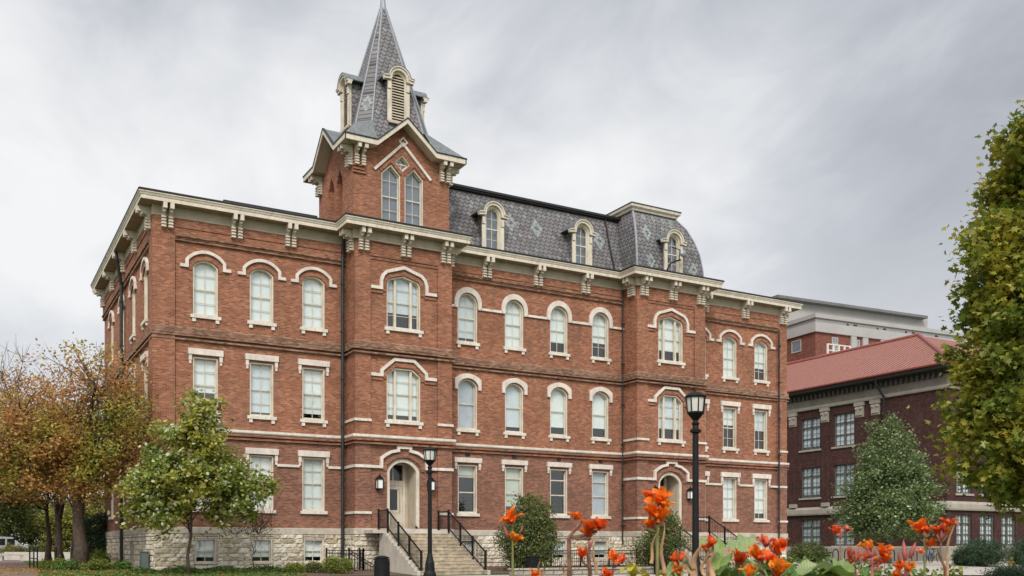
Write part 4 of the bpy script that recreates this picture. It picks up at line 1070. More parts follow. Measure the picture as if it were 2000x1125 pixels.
for px, d, h, rr, mt, lb, sd_ in ((-30, 92, 7.5, 4.4, LEAF_DK, 'broad dark green tree beyond the path at the far left', 21), (60, 100, 6.6, 4.2, LEAF_DK, 'round olive tree in the distance behind the pale low wall', 22), (130, 96, 6.0, 3.4, LEAF_YG, 'bright yellow green tree seen between the dark trunks', 23), (178, 105, 7.5, 4.0, LEAF_YG, 'distant yellow green tree close to the corner of the hall', 24), (-110, 80, 9, 5, LEAF_DK, 'tall dark tree beyond the left edge of the path', 25)):
    tree('background_tree', lb, 'tree', A(px, d), .2, 1.6, [(0, 0, h*.5, rr, rr*.8, h*.40), (rr*.4, 0, h*.68, rr*.7, rr*.6, h*.3)], 150, 75, .26, 1.0, mt, BARK, sd_, limbs=6, group='trees in the distance on the left')
shrub('evergreen_shrub', 'dark evergreen shrub at the far corner of the hall behind the trees', 'shrub', A(187, 57), [(0, 0, 1.5, 1.0, 1.0, 1.7)], 130, 60, .12, .4, LEAF_HD, 31)
shrub('lime_shrub', 'small lime green shrub right of the thick autumn trunk', 'shrub', A(196, 52), [(0, 0, .4, .5, .5, .4)], 40, 40, .10, .25, LEAF_LT, 32)
for px, d, s, lb, sd_, mt in ((104, 43, .55, 'low yellow green plant by the left path railing', 33, LEAF_LT), (132, 41.5, .45, 'low green plant under the thickest autumn trunk', 34, LEAF_GC), (186, 41.5, .5, 'yellowing low plant right of the thickest autumn trunk', 35, LEAF_LT), (235, 42.5, .4, 'small low plant along the side wall of the hall', 36, LEAF_GC)):
    shrub('low_plant', lb, 'plant', A(px, d), [(0, 0, s*.35, s*1.2, s, s*.45)], 60, 30, .09, .2, mt, sd_, group='low plants under the autumn trees')
# small green tree in front of the left wing
tree('young_tree', 'young green tree with pale fluttering leaf undersides in front of the left wing', 'tree', A(370, 39.5), .075, 2.3,
     [(.2, 0, 3.7, 2.7, 2.0, 1.3), (.2, 0, 5.0, 1.9, 1.5, 1.5), (.45, 0, 6.5, .9, .8, 1.3), (-1.5, -.4, 3.3, 1.2, 1, 1.0), (2.2, -.9, 3.5, 1.0, .9, .9), (-1.1, -.2, 2.55, 1.4, 1.1, .75), (1.7, -.4, 2.5, 1.1, .9, .7)], 290, 90, .17, .44, LEAF_SM, BARK, 41, limbs=14, shape='oval')
tree('bare_sapling', 'small reddish sapling with almost bare twigs before the basement windows', 'tree', A(496, 42.5), .03, .9,
     [(0, 0, 1.9, 1.2, .8, .45)], 50, 7, .07, .4, LEAF_AUT2, BARK, 42, limbs=10, twigs=16)
# right: tree before the dark brick building, big maple at the edge
tree('broadleaf_tree', 'conical green tree with silvery leaf undersides before the dark brick building', 'tree', A(1737, 64), .13, 1.5,
     [(0, 0, 3.3, 3.6, 3.0, 1.8), (.2, 0, 4.9, 3.3, 2.6, 2.0), (-.1, 0, 6.9, 2.5, 2.1, 1.9), (-.5, 0, 9.0, 1.0, .9, 1.5), (1.9, -.5, 6.4, 1.0, .9, .9), (-2.3, -.4, 5.6, 1.1, 1, 1)], 420, 95, .17, .66, LEAF_RT, BARKG, 51, limbs=14, shape='oval')
tree('maple_tree', 'big maple with olive and golden leaves reaching in from the right edge', 'tree', A(2104, 25), .26, 2.6,
     [(.3, 0, 6.8, 3.3, 2.6, 4.9), (-.9, .3, 4.1, 2.6, 2.0, 1.9), (-2.0, .9, 7.4, 1.6, 1.5, 1.5), (-1.3, .5, 5.2, 2.3, 1.6, 1.5), (-1.0, .5, 9.6, 1.8, 1.6, 1.7), (-.5, .2, 11.7, 1.7, 1.5, 2.1), (-1.9, .6, 5.0, 1.3, 1.2, 1.0)], 580, 140, .17, .52, LEAF_MP, BARKG, 52, shape='maple', limbs=16, outer=.34)
# shrubs by the entrances
shrub('cone_shrub', 'tall dense egg shaped green shrub between the two entrances', 'shrub', A(1033, 47.5), [(0, 0, 1.35, 1.5, 1.3, 1.5), (.1, 0, 2.5, 1.1, 1.0, 1.2)], 300, 62, .115, .36, LEAF_SH, 61)
shrub('loose_shrub', 'loose brownish green shrub hiding the foot of the right entrance', 'shrub', A(1292, 52), [(0, 0, 1.0, 1.6, 1.1, 1.0), (.1, 0, 2.2, 1.0, .8, .8)], 190, 45, .12, .42, LEAF_SH, 62)
for px, d, s, lb, sd_, mt in ((660, 42.5, .62, 'rounded yellow green bush beside the stairwell fence', 63, LEAF_LT), (614, 43, .36, 'low reddish green bush below the third basement window', 64, LEAF_SH), (574, 42.6, .33, 'small bush left of the low reddish bush', 65, LEAF_LT)):
    shrub('small_bush', lb, 'bush', A(px, d), [(0, 0, s*.55, s, s*.9, s*.62)], 80, 40, .07, .16, mt, sd_, group='small bushes along the left wing')
# hedges at the right
for (px, d, w_, dp, h, lb, sd_) in ((1920, 62, 1.8, 1.3, 1.75, 'rounded dark green hedge block right of the bicycles', 71), (2012, 60, 1.9, 1.3, 1.75, 'dark green hedge block cut by the right edge behind the hydrant', 72), (1978, 33, 1.0, .7, .5, 'low clipped hedge at the bottom right corner', 73), (1888, 63, .7, .7, .95, 'lower greyish bush at the left end of the hedges', 74)):
    shrub('hedge', lb, 'hedge', A(px, d), [(-w_*.45, 0, h*.5, w_*.6, dp, h*.52), (w_*.45, .1, h*.5, w_*.6, dp, h*.52), (0, 0, h*.5, w_*.6, dp, h*.55)], 330, 55, .075 if d > 40 else .045, .22, LEAF_HD, sd_, group='hedges by the right plaza')
shrub('brown_bush', 'low dark bush at the foot of the dark brick wall', 'bush', A(1580, 66), [(0, 0, .6, 1.6, 1.0, .7)], 120, 45, .12, .3, LEAF_SH, 75)
# ivy ground cover at the foot of the left wing
g = np.random.default_rng(81); n = 9000
X = g.uniform(-1.2, 7.4, n); Y = g.uniform(-3.4, -.35, n)
keep = (X > .2) | (Y < -1.0)
X, Y = X[keep], Y[keep]
Z = np.array([gz(y) for y in Y])+.03+.2*np.abs(np.sin(X*1.7)*np.cos(Y*2.3+X))*g.uniform(0, 1, len(X))
o = leaf_mesh('ivy_groundcover', np.stack([X, Y, Z], 1), .11, LEAF_GC, None, 82, 'oval', 1.0)
tag(o, 'low green ivy carpet at the foot of the left wing', 'ground cover', kind='stuff')
n = 26000; X = g.uniform(-14, 5, n); Y = g.uniform(-7, 12, n); fw_ = (X-CX)*S_+(Y-CY)*C_; px_ = PX+F*((X-CX)*C_-(Y-CY)*S_)/fw_
keep = ((X < -.8) | (Y < -3.2)) & (px_ > 100-(fw_-44)*1.6); X, Y = X[keep], Y[keep]
Z = np.array([gz(y) for y in Y])+.04
o = leaf_mesh('grass', np.stack([X, Y, Z], 1), .12, LEAF_GC, None, 83, 'rhomb', .1); tag(o, 'grass and fallen leaves under the autumn trees', 'grass', kind='stuff')

g = np.random.default_rng(85); n = 3200; X = g.normal(-3.5, 4.5, n); Y = g.normal(1, 5, n); keep = (X < -.5) | (Y < -.3); X, Y = X[keep], Y[keep]
Z = np.array([gz(y) for y in Y])+.06
o = leaf_mesh('fallen_leaves', np.stack([X, Y, Z], 1), .12, LEAF_AUT2, None, 86, 'rhomb', 2.5); tag(o, 'rust coloured fallen leaves on the lawn and path', 'fallen leaves', kind='stuff')

# ------------------------------------------------------------------ the dark brick building with the red roof
annex = thing('brick_annex', 'dark brick building with red tiled roof and pale stone bands on the right', 'building', (59, 3.4, gz(3.4)))
wx, sy, XE, YE = 59.0, 3.4, 92.0, 44.0
mw, msn = sm(wx), fm(sy)
ANB = mat_plain('annex_stone', (.34, .305, .255), .85, .15, 1.2, bump=.2)
ANF = mat_plain('annex_frieze', (.21, .185, .155), .85, .2, 1.2, bump=.2)
ANW = mat_plain('annex_window_frame', (.10, .105, .10), .5, .1, 3)
hw_, hsn = [], []
for yc in (17.3, 13.5):
    for z0, z1 in ((9.62, 12.45), (5.3, 8.02), (.98, 3.35)): hw_.append([(yc-1.12, z0), (yc+1.12, z0), (yc+1.12, z1), (yc-1.12, z1)])
for yc in (21.5, 25.5):
    for z0, z1 in ((9.62, 12.45), (5.3, 8.02), (.98, 3.35)): hw_.append([(yc-1.12, z0), (yc+1.12, z0), (yc+1.12, z1), (yc-1.12, z1)])
for xc in (61.1, 64.0, 66.8, 70.5, 74):
    for z0, z1 in ((9.62, 12.3), (5.05, 7.7), (.98, 3.4)): hsn.append([(xc-.92, z0), (xc+.92, z0), (xc+.92, z1), (xc-.92, z1)])
b = MB(); b.wall(mw, [(sy, -.9), (YE, -.9), (YE, 14.2), (sy, 14.2)], hw_); b.build('brick_wall', BRICKD, annex, recalc=False)
b = MB(); b.wall(msn, [(wx, -.9), (XE, -.9), (XE, 14.2), (wx, 14.2)], hsn); b.build('brick_wall', BRICKD, annex, recalc=False)
b = MB(); b.add([(wx, YE, -1), (XE, YE, -1), (XE, YE, 14.2), (wx, YE, 14.2)], [(0, 1, 2, 3)]); b.add([(XE, sy, -1), (XE, YE, -1), (XE, YE, 14.2), (XE, sy, 14.2)], [(0, 1, 2, 3)]); b.build('brick_wall', BRICKD, annex)
b = MB()
for z in (.6, 4.4, 8.9, 13.5): b.box(wx+.6, XE-.3, sy+.6, YE-.3, z, z+.1)
b.box(wx+2.2, XE-.4, sy+2.2, sy+2.3, -.5, 13); b.box(wx+2.2, wx+2.3, sy+2.3, YE-.4, -.5, 13); b.build('interior_floor', DARKIN, annex)
AP_ = [(wx, YE), (wx, sy), (XE, sy), (XE, YE)]
MB().sweep(AP_, [(-.1, -.9), (.16, -.9), (.16, .82), (.1, .9), (-.1, .9)]).build('stone_plinth', ANB, annex)
MB().sweep(AP_, [(-.05, 3.72), (.2, 3.72), (.24, 3.85), (.24, 4.2), (.1, 4.42), (-.05, 4.42)]).build('stone_band', ANB, annex)
MB().sweep(AP_, [(-.05, 13.18), (.16, 13.18), (.2, 13.3), (.2, 13.45), (-.05, 13.45)]).build('stone_band', ANB, annex)
MB().sweep(AP_, [(-.05, 13.46), (.12, 13.46), (.12, 14.3), (-.05, 14.3)]).build('stone_frieze', ANF, annex)
MB().sweep(AP_, [(-.05, 14.3), (.3, 14.32), (.35, 14.5), (1.05, 14.62), (1.1, 14.95), (-.05, 14.95)]).build('eave', mat_plain('dark_eave', (.035, .03, .028), .6), annex)
b = MB()
for i in range(70):
    y = sy+.3+i*.5; b.box(wx-.42, wx-.1, y, y+.2, 14.1, 14.5)
for i in range(30):
    x = wx+.3+i*.5; b.box(x, x+.2, sy-.42, sy-.1, 14.1, 14.5)
b.build('dentil_course', mat_plain('dentil_dark', (.08, .07, .06), .7), annex)['kind'] = 'stuff'
for yc in (19.35, 15.55, 11.75, 10.1):
    b = MB(); b.box(yc-.42, yc+.42, 0, .12, 11.9, 13.1, m=mw); b.box(yc-.52, yc+.52, 0, .2, 12.85, 13.16, m=mw); b.box(yc-.36, yc+.36, .12, .2, 12.05, 12.75, m=mw)
    for s in (-1, 1): b.sphere((wx-.2, yc+s*.26, 12.62), .14, 8, 5)
    b.build('pilaster_capital', ANB, annex)
    b = MB(); b.box(yc-.4, yc+.4, 0, .08, 4.45, 11.9, m=mw); b.build('brick_pilaster', BRICKD, annex)
for yc in (17.3, 13.5):
    b = MB(); b.box(yc-1.4, yc+1.4, 0, .3, 4.42, 4.75, m=mw) if False else b.box(yc+1.55, yc+2.3, 0, .3, 4.44, 4.78, m=mw); b.build('stone_block', ANB, annex)
def annex_window(m, o_, cols, rows, bl):
    u0, z0 = o_[0]; u1, z1 = o_[2]
    b = MB(); b.ring(m, offset_path(o_, .003, True), .09, -.12, -.28); uc = (u0+u1)/2
    b.box(uc-.09, uc+.09, -.14, -.26, z0, z1, m=m); zt = z0+(z1-z0)*.72
    b.box(u0, u1, -.14, -.26, zt-.05, zt+.05, m=m); zm = z0+(z1-z0)*.36; b.box(u0, u1, -.17, -.25, zm-.04, zm+.04, m=m)
    for k in (1, 3): u = u0+(u1-u0)*k/4; b.box(u-.018, u+.018, -.19, -.23, z0, z1, m=m)
    for k in range(1, 6):
        z = z0+(z1-z0)*k/6; b.box(u0, u1, -.195, -.225, z-.015, z+.015, m=m)
    wn = b.build('window', ANW, annex)
    MB().ngon(m, [(u0+.05, z0+.05), (u1-.05, z0+.05), (u1-.05, z1-.05), (u0+.05, z1-.05)], -.24).build('glass_pane', GLASS, wn)
    zb = z0+(z1-z0)*bl; MB().ngon(m, [(u0, zb), (u1, zb), (u1, z1), (u0, z1)], -.29).build('blind', BLIND[0 if rng.random() < .6 else 1], wn)
    MB().box(u0-.2, u1+.2, -.25, .1, z0-.16, z0-.005, m=m).build('sill', ANB, wn)
for i, o_ in enumerate(hw_): annex_window(mw, o_, 4, 6, rng.choice([.05, .1, .3]))
for o_ in hsn: annex_window(msn, o_, 4, 6, rng.choice([.05, .2]))
def mat_tile(name, axis):
    m, t = new_mat(name); p = t.n('ShaderNodeSeparateXYZ', {0: pos(t)})
    u = p.outputs[axis]; v = p.outputs[2]
    wv = t.math('SINE', t.math('MULTIPLY', u, 2*math.pi/.5)); rows = t.math('FRACT', t.math('MULTIPLY', v, 4.2))
    c = t.ramp(t.noise(pos(t), 3.2, 6, .7), [(.3, (.27, .095, .072)), (.5, (.37, .148, .10)), (.72, (.46, .20, .155))])
    c = t.mix(t.n('ShaderNodeMapRange', {0: wv, 1: -.9, 2: .1, 3: .85, 4: 0.0}).outputs[0], c, (.12, .035, .03))
    c = t.mix(t.n('ShaderNodeMapRange', {0: rows, 1: 0.0, 2: .18, 3: .4, 4: 0.0}).outputs[0], c, (.15, .045, .04))
    return finish(m, t, c, .5, t.math('ADD', wv, t.math('MULTIPLY', rows, .5)), .9, .07, .35)
TW, TS = mat_tile('red_tile_west', 1), mat_tile('red_tile_south', 0)
ex, ey, ez = wx-1.15, sy-1.15, 14.98; rx, ry, rz = 67.4, 12.4, 19.9
b = MB(); b.add([(ex, ey, ez), (ex, YE, ez), (rx, YE, rz), (rx, ry, rz)], [(0, 1, 2, 3)]); rw = b.build('tile_roof', TW, annex)
b = MB(); b.add([(ex, ey, ez), (XE, ey, ez), (XE, ry, rz), (rx, ry, rz)], [(0, 1, 2, 3)]); b.add([(rx, ry, rz), (XE, ry, rz), (XE, YE, rz), (rx, YE, rz)], [(0, 1, 2, 3)]); b.build('tile_roof', TS, annex)
b = MB(); b.tube([(ex, ey, ez+.05), (rx, ry, rz+.06)], .16, 7); b.tube([(rx, ry, rz+.06), (rx, YE, rz+.06)], .16, 7); b.tube([(ex-.02, ey, ez-.02), (ex-.02, YE, ez-.02)], .10, 6); b.tube([(ex, ey-.02, ez-.02), (XE, ey-.02, ez-.02)], .1, 6)
b.build('ridge_tile', mat_plain('ridge_red', (.27, .08, .065), .5, .2, 2), annex)
spd = MB(); spd.tube([(wx-1.0, 9.35, 14.7), (wx-.9, 9.35, 14.3), (wx-.25, 9.1, 13.2), (wx-.2, 9.1, 0)], .1, 7); spd.build('downspout', DARKM, annex)

# ------------------------------------------------------------------ tall grey and brick building far behind
fc = at(1593, 122, 0); fx, fy = fc[0], fc[1]
def fX(px, dy=0):
    d = ray(px, PY); return CX+(fy+dy-CY)/d[1]*d[0]
def fZ(px, py, dy=0):
    d = ray(px, py); return CZ+(fy+dy-CY)/d[1]*d[2]
far = thing('tall_building', 'tall grey panelled and brick building rising behind the red roof', 'building', (fx, fy, -.3))
GREYP = mat_plain('grey_panel', (.25, .25, .25), .7, .08, .6); GREYL = mat_plain('pale_panel', (.36, .35, .335), .7, .08, .6); GREYD = mat_plain('grey_roof_slab', (.15, .15, .15), .7, .15, .6)
zc = fZ(1593, 648); zt = fZ(1593, 613)
b = MB(); b.box(fx, fx+75, fy, fy+30, -1, zc); b.box(fx-40, fX(1550, 14), fy+14, fy+30, -1, fZ(1540, 600, 14)); b.build('brick_wall', BRICKB, far)
b = MB(); b.box(fx-.3, fx+75.3, fy-.3, fy+30, zc, zc+1.2); b.build('stone_band', GREYL, far)
b = MB(); b.box(fx-.1, fx+75, fy-.1, fy+30, zc+1.2, zt-.5); b.build('upper_storey', GREYP, far)
b = MB(); b.box(fx-.3, fx+75.3, fy-.3, fy+30, zt-.5, zt); b.build('parapet', GREYL, far)
b = MB(); b.box(fX(1520, 6), fX(1784, 6), fy+6, fy+22, zt, fZ(1650, 596, 6)-.5); b.build('penthouse', GREYL, far)
b = MB(); b.box(fX(1516, 5), fX(1786, 5), fy+5, fy+23, fZ(1650, 603, 5), fZ(1650, 600, 5)+.15); b.build('roof_slab', GREYD, far)
FW = mat_plain('far_window', (.16, .19, .22), .15, .15, 2, spec=.6)
def far_win(px0, px1, z0, z1, fr=True):
    x0, x1 = fX(px0), fX(px1); b = MB(); m = fm(fy)
    if fr:
        b.ring(m, [(x0, z0), (x1, z0), (x1, z1), (x0, z1)], .14, .06, -.05); b.box((x0+x1)/2-.06, (x0+x1)/2+.06, -.01, .05, z0, z1, m=m); b.box(x0, x1, -.01, .05, (z0+z1)/2-.06, (z0+z1)/2+.06, m=m)
        o = b.build('window', GREYL, far); MB().box(x0+.1, x1-.1, -.02, .02, z0+.1, z1-.1, m=m).build('glass_pane', FW, o)
    else:
        b.box(x0, x1, -.05, .16, z0, z1, m=m); b.build('window', DARKIN, far)
za, zb = fZ(1630, 684), fZ(1630, 660)
for k in range(3):
    far_win(1622, 1633, za-4.1*k, zb-4.1*k); far_win(1663, 1672, za-4.1*k, zb-4.1*k); far_win(1706, 1716, za-4.1*k, zb-4.1*k); far_win(1760, 1770, za-4.1*k, zb-4.1*k)
mf = sm(fx)
for yc in (fy+3.5, fy+9):
    b = MB(); b.ring(mf, [(yc-.9, za), (yc+.9, za), (yc+.9, zb), (yc-.9, zb)], .14, .06, -.05); o = b.build('window', GREYL, far); MB().box(yc-.8, yc+.8, -.02, .02, za+.1, zb-.1, m=mf).build('glass_pane', FW, o)
for px0, px1 in ((1648, 1651), (1660, 1666), (1702, 1704), (1713, 1718), (1752, 1755), (1764, 1769), (1805, 1810)):
    far_win(px0, px1, zc+1.5, zt-1.0, False)
for px in (1655, 1676, 1708, 1758): b = MB(); b.box(fX(px), fX(px)+.9, -.02, .25, zc-3.5, zc+1.25, m=fm(fy)); b.build('stone_pier', GREYL, far)
b = MB(); rr0 = (fX(1632, -9), fX(1672, -9)); zr = fZ(1650, 673, -9)
for z in (zr, zr-.7): b.box(rr0[0], rr0[1], fy-9.05, fy-8.95, z-.12, z)
for k in range(5): x = rr0[0]+(rr0[1]-rr0[0])*k/4; b.box(x-.08, x+.08, fy-9.08, fy-8.9, zr-3, zr)
b.box(rr0[0]+1, rr0[1]-.8, fy-8.8, fy-6, zr-3, zr-.9); b.box(fx, fx+40, fy-9.5, fy-.4, -1, zr-2.2); b.build('roof_railing', mat_plain('white_rail', (.66, .64, .60), .6), far)

far.rotation_euler = (0, 0, R(-4.5))
# ------------------------------------------------------------------ street lamps
LAMPG = mat_plain('lamp_glass', (.62, .60, .54), .25, .1, 4)
def street_lamp(loc, label, H=4.45):
    x, y, z = loc; st = thing('street_lamp', label, 'lamp post', loc, 'black lantern lamp posts'); t = z+H
    b = MB(); b._lathe((x, y, z), [(.27, -.05), (.27, .10), (.22, .16), (.20, .42), (.16, .5), (.145, .75), (.10, .92), (.085, 1.0), (.072, 1.05), (.062, H-.98), (.062, H-.86), (.11, H-.84), (.115, H-.79), (.07, H-.77), (.06, H-.70), (.085, H-.66), (.06, H-.63), (.055, H-.60)], 16)
    b.build('post', BLACK, st, smooth=False)
    b = MB(); b._lathe((x, y, t), [(.05, -.60), (.17, -.46), (.185, -.45), (.185, -.42), (.05, -.42)], 8, R(22.5)); b._lathe((x, y, t), [(.215, -.125), (.225, -.10), (.20, -.07), (.13, -.025), (.05, -.005), (.02, .0), (.012, .05)], 16)
    for k in range(8):
        a = R(22.5+45*k); ca, sa = math.cos(a), math.sin(a)
        b.tube([(x+.172*ca, y+.172*sa, t-.43), (x+.205*ca, y+.205*sa, t-.11)], .014, 5)
    b.build('lantern_frame', BLACK, st)
    b = MB(); b._lathe((x, y, t), [(.158, -.419), (.19, -.13)], 8, R(22.5)); b.build('lantern_glass', LAMPG, st); return st
street_lamp(A(1358.5, 20), 'nearer and taller looking black lantern lamp post before the right entrance')
street_lamp(A(839.5, 30.8), 'black lantern lamp post at the foot of the tower entrance stairs')

# ------------------------------------------------------------------ fences, low wall, bins
def fence(pts, label, h=.95, step=.13, zs=None):
    f = thing('iron_fence', label, 'fence', (*pts[0], gz(pts[0][1])), 'black iron fences by the hall'); b = MB()
    for i, ((x0, y0), (x1, y1)) in enumerate(zip(pts, pts[1:])):
        L_ = math.hypot(x1-x0, y1-y0); n = max(1, int(L_/step)); za = gz(y0) if zs is None else zs[i]; zb = gz(y1) if zs is None else zs[i+1]
        for hz in (h, h-.14, .12): b.tube([(x0, y0, za+hz), (x1, y1, zb+hz)], .02, 5)
        for k in range(n+1):
            t = k/n; x, y, z = x0+(x1-x0)*t, y0+(y1-y0)*t, za+(zb-za)*t
            if k % 14 == 0 or k == n: MB().box(x-.035, x+.035, y-.035, y+.035, z-.1, z+h+.1).build('fence_post', BLACK, f)
            else: b.box(x-.009, x+.009, y-.009, y+.009, z+.08, z+h)
    b.build('fence_panel', BLACK, f); return f
fence([(17.2, -2.7), (25.3, -2.7)], 'black iron fence with thin bars in front of the centre wall')
fence([(7.2, -2.1), (9.0, -2.1), (9.0, -1.6)], 'short black iron stairwell fence left of the tower entrance', .95)
fence([(8.0, -2.9), (9.3, -2.9)], 'sloping black handrail down to the basement door', .9, zs=[-.25, -1.0])
b = MB(); b.box(12.9, 26, -9.6, -9.15, -.7, -.20); b.box(12.85, 26.05, -9.65, -9.1, -.2, -.13); lw = b.build('low_stone_wall', ROCKG); tag(lw, 'low stone retaining wall in front of the iron fence', 'low wall')
def bin_(loc, label, s=1.0):
    x, y, z = loc; t = thing('litter_bin', label, 'bin', loc, 'black litter bins'); b = MB(); b._lathe(loc, [(.24*s, 0), (.27*s, .05), (.28*s, .72*s), (.30*s, .76*s), (.30*s, .80*s), (.22*s, .84*s)], 18)
    b.build('body', BLACK, t); b = MB()
    for k in range(18):
        a = 2*math.pi*k/18; b.box(x+.285*s*math.cos(a)-.012, x+.285*s*math.cos(a)+.012, y+.285*s*math.sin(a)-.012, y+.285*s*math.sin(a)+.012, z+.06, z+.72*s)
    b.build('slat_ring', BLACK, t); b = MB(); b._lathe((x, y, z+.84*s), [(.3*s, 0), (.3*s, .03), (.12*s, .10)], 16); b.build('lid', BLACK, t)
bin_(A(746, 37), 'black litter bin left of the stairs to the tower entrance')
bin_(A(1040, 42), 'black litter bin in front of the egg shaped shrub')
bin_(A(1290, 44), 'black litter bin behind the tallest orange canna')
# utility box at the corner
ub = thing('utility_box', 'grey green utility box at the corner of the stone base', 'utility box', (-.4, .45, gz(0)))
b = MB(); b.box(-.5, -.16, .45, .8, gz(0), gz(0)+.8); b.box(-.52, -.14, .43, .82, gz(0)+.8, gz(0)+.84); b.build('cabinet', mat_plain('box_green', (.09, .12, .11), .5), ub); b = MB(); b.box(-.47, -.19, .43, .45, gz(0)+.1, gz(0)+.72); b.build('door', mat_plain('box_door', (.11, .14, .13), .5), ub)
# ------------------------------------------------------------------ left: railing, wall, bench, van
def posts(label, pxs, d, h=1.0):
    base = A(pxs[0], d); r = thing('path_railing', label, 'railing', base, None); P = [A(p, d+i*1.1) for i, p in enumerate(pxs)]
    for p in P: b = MB(); b.tube([p, (p[0], p[1], p[2]+h)], .03, 8); b.build('post', BLACK, r)
    b = MB(); b.tube([(p[0], p[1], p[2]+h) for p in P], .028, 8); b.tube([(p[0], p[1], p[2]+h*.5) for p in P], .022, 8); b.build('rail', BLACK, r)
posts('black tube railing at the left edge of the path', [73, 66, 58], 42)
posts('second black tube railing farther along the left path', [110, 107], 50)
lp = A(8, 78); rp = A(150, 74)
b = MB(); dv = Vector((rp[0]-lp[0], rp[1]-lp[1])); nv = Vector((-dv.y, dv.x)).normalized()*.5
b.add([(lp[0], lp[1], -.6), (rp[0], rp[1], -.6), (rp[0]+nv.x, rp[1]+nv.y, -.6), (lp[0]+nv.x, lp[1]+nv.y, -.6), (lp[0], lp[1], .45), (rp[0], rp[1], .45), (rp[0]+nv.x, rp[1]+nv.y, .45), (lp[0]+nv.x, lp[1]+nv.y, .45)], [(0, 1, 5, 4), (1, 2, 6, 5), (2, 3, 7, 6), (3, 0, 4, 7), (4, 5, 6, 7)])
tag(b.build('pale_wall', CONCL), 'pale low concrete wall across the end of the path', 'low wall')
shrub('clipped_hedge', 'low clipped hedge on top of the pale wall on the left', 'hedge', (A(55, 79)[0], A(55, 79)[1], .1), [(-1.0, .3, .5, 1.2, .6, .45), (.9, 0, .5, 1.2, .6, .45)], 160, 40, .1, .25, LEAF_DK, 91)
bn = thing('stone_bench', 'pale stone bench before the low concrete wall', 'bench', A(22, 73)); x, y, z = bn.location
b = MB(); b.box(x-1.0, x+1.0, y-.25, y+.25, z+.42, z+.54); b.build('seat', CONCL, bn)
for s in (-.7, .7): MB().box(x+s-.1, x+s+.1, y-.2, y+.2, z, z+.42).build('leg', CONCL, bn)
van = thing('parked_van', 'white van parked at the far left edge', 'van', A(4, 84)); x, y, z = van.location
WHITE = mat_plain('white_car_paint', (.78, .79, .80), .25, .03, 2, spec=.5)
pr = [(-2.6, .35), (2.55, .35), (2.6, .8), (2.35, 1.05), (1.5, 1.25), (.7, 1.95), (-2.4, 2.1), (-2.6, 1.9)]
n = len(pr); b = MB(); b.add([(x+u, y-.95, z+h) for u, h in pr]+[(x+u, y+.95, z+h) for u, h in pr], [tuple(range(n)), tuple(range(2*n-1, n-1, -1))]+[(i, (i+1) % n, n+(i+1) % n, n+i) for i in range(n)]); b.build('body', WHITE, van)
for u0, u1 in ((-2.2, -1.0), (-.85, .2), (.35, .95)):
    b = MB(); b.box(x+u0, x+u1, y-.97, y-.94, z+1.25, z+1.8); b.build('side_window', DOORGL, van)
for u in (-1.6, 1.6):
    b = MB(); b.tube([(x+u, y-.98, z+.34), (x+u, y-.76, z+.34)], .34, 18); w_ = b.build('wheel', BLACK, van); b = MB(); b.tube([(x+u, y-1.0, z+.34), (x+u, y-.97, z+.34)], .2, 14); b.build('rim', FLASH, w_)
# ------------------------------------------------------------------ right: bike racks, bicycles, hydrant
for i, px in enumerate((1611, 1632, 1655, 1742, 1786)):
    p = A(px, 70); b = MB(); b.tube([(p[0]-.28, p[1], p[2]), (p[0]-.28, p[1], p[2]+.62)]+[(p[0]-.28*math.cos(math.pi*k/10), p[1], p[2]+.62+.28*math.sin(math.pi*k/10)) for k in range(1, 10)]+[(p[0]+.28, p[1], p[2]+.62), (p[0]+.28, p[1], p[2])], .035, 8)
    o = b.build('bike_rack', BLACK); tag(o, 'dark hoop bike rack before the stone plinth, ' + ['leftmost of the hoops', 'second hoop from the left', 'third hoop, below the single canna bloom', 'hoop under the conical tree', 'rightmost hoop, next to the bicycles'][i], 'bike rack', 'hoop bike racks')
def bicycle(loc, label, mat, rz, s=1.0):
    t = thing('bicycle', label, 'bicycle', loc, 'parked bicycles'); x, y, z = loc; I = lambda u, h, v=0: (x+u, y+v, z+h)
    for u in (-.52, .52):
        b = MB(); b.tube([I(u+.33*math.cos(2*math.pi*k/20), .34+.33*math.sin(2*math.pi*k/20)) for k in range(21)], .022, 6, False)
        for k in range(6): a = math.pi*k/6; b.tube([I(u-.31*math.cos(a), .34-.31*math.sin(a)), I(u+.31*math.cos(a), .34+.31*math.sin(a))], .004, 3)
        b.build('wheel', BLACK, t)
    b = MB()
    for p, q_ in (((-.52, .34), (-.05, .30)), ((-.52, .34), (-.18, .82)), ((-.05, .30), (-.2, .92)), ((-.05, .30), (.36, .80)), ((-.18, .80), (.36, .86)), ((.52, .34), (.35, .95))): b.tube([I(*p), I(*q_)], .022, 6)
    b.build('frame', mat, t); b = MB(); b.tube([I(.34, 1.0, -.28), I(.36, .98), I(.34, 1.0, .28)], .018, 6); b.build('handlebar', BLACK, t); b = MB(); b.box(x-.34, x-.08, y-.07, y+.07, z+.92, z+.98); b.build('saddle', BLACK, t)
    t.rotation_euler = (0, 0, rz)
bicycle(A(1812, 67), 'blue bicycle parked under the tall canna blooms', mat_plain('blue_paint', (.03, .09, .25), .35), .3)
bicycle(A(1826, 67.8), 'dark bicycle parked just right of the blue one', mat_plain('dark_paint', (.03, .03, .035), .35), .1)
hp = A(1975, 60); hy = thing('fire_hydrant', 'yellow fire hydrant in front of the right hedges', 'hydrant', hp)
YEL = mat_plain('hydrant_yellow', (.58, .40, .10), .45, .15, 5)
b = MB(); b._lathe(hp, [(.17, 0), (.17, .06), (.12, .08), (.12, .5), (.15, .52), (.15, .56), (.13, .62), (.07, .72), (.03, .74), (.03, .8)], 14); b.build('barrel', YEL, hy)
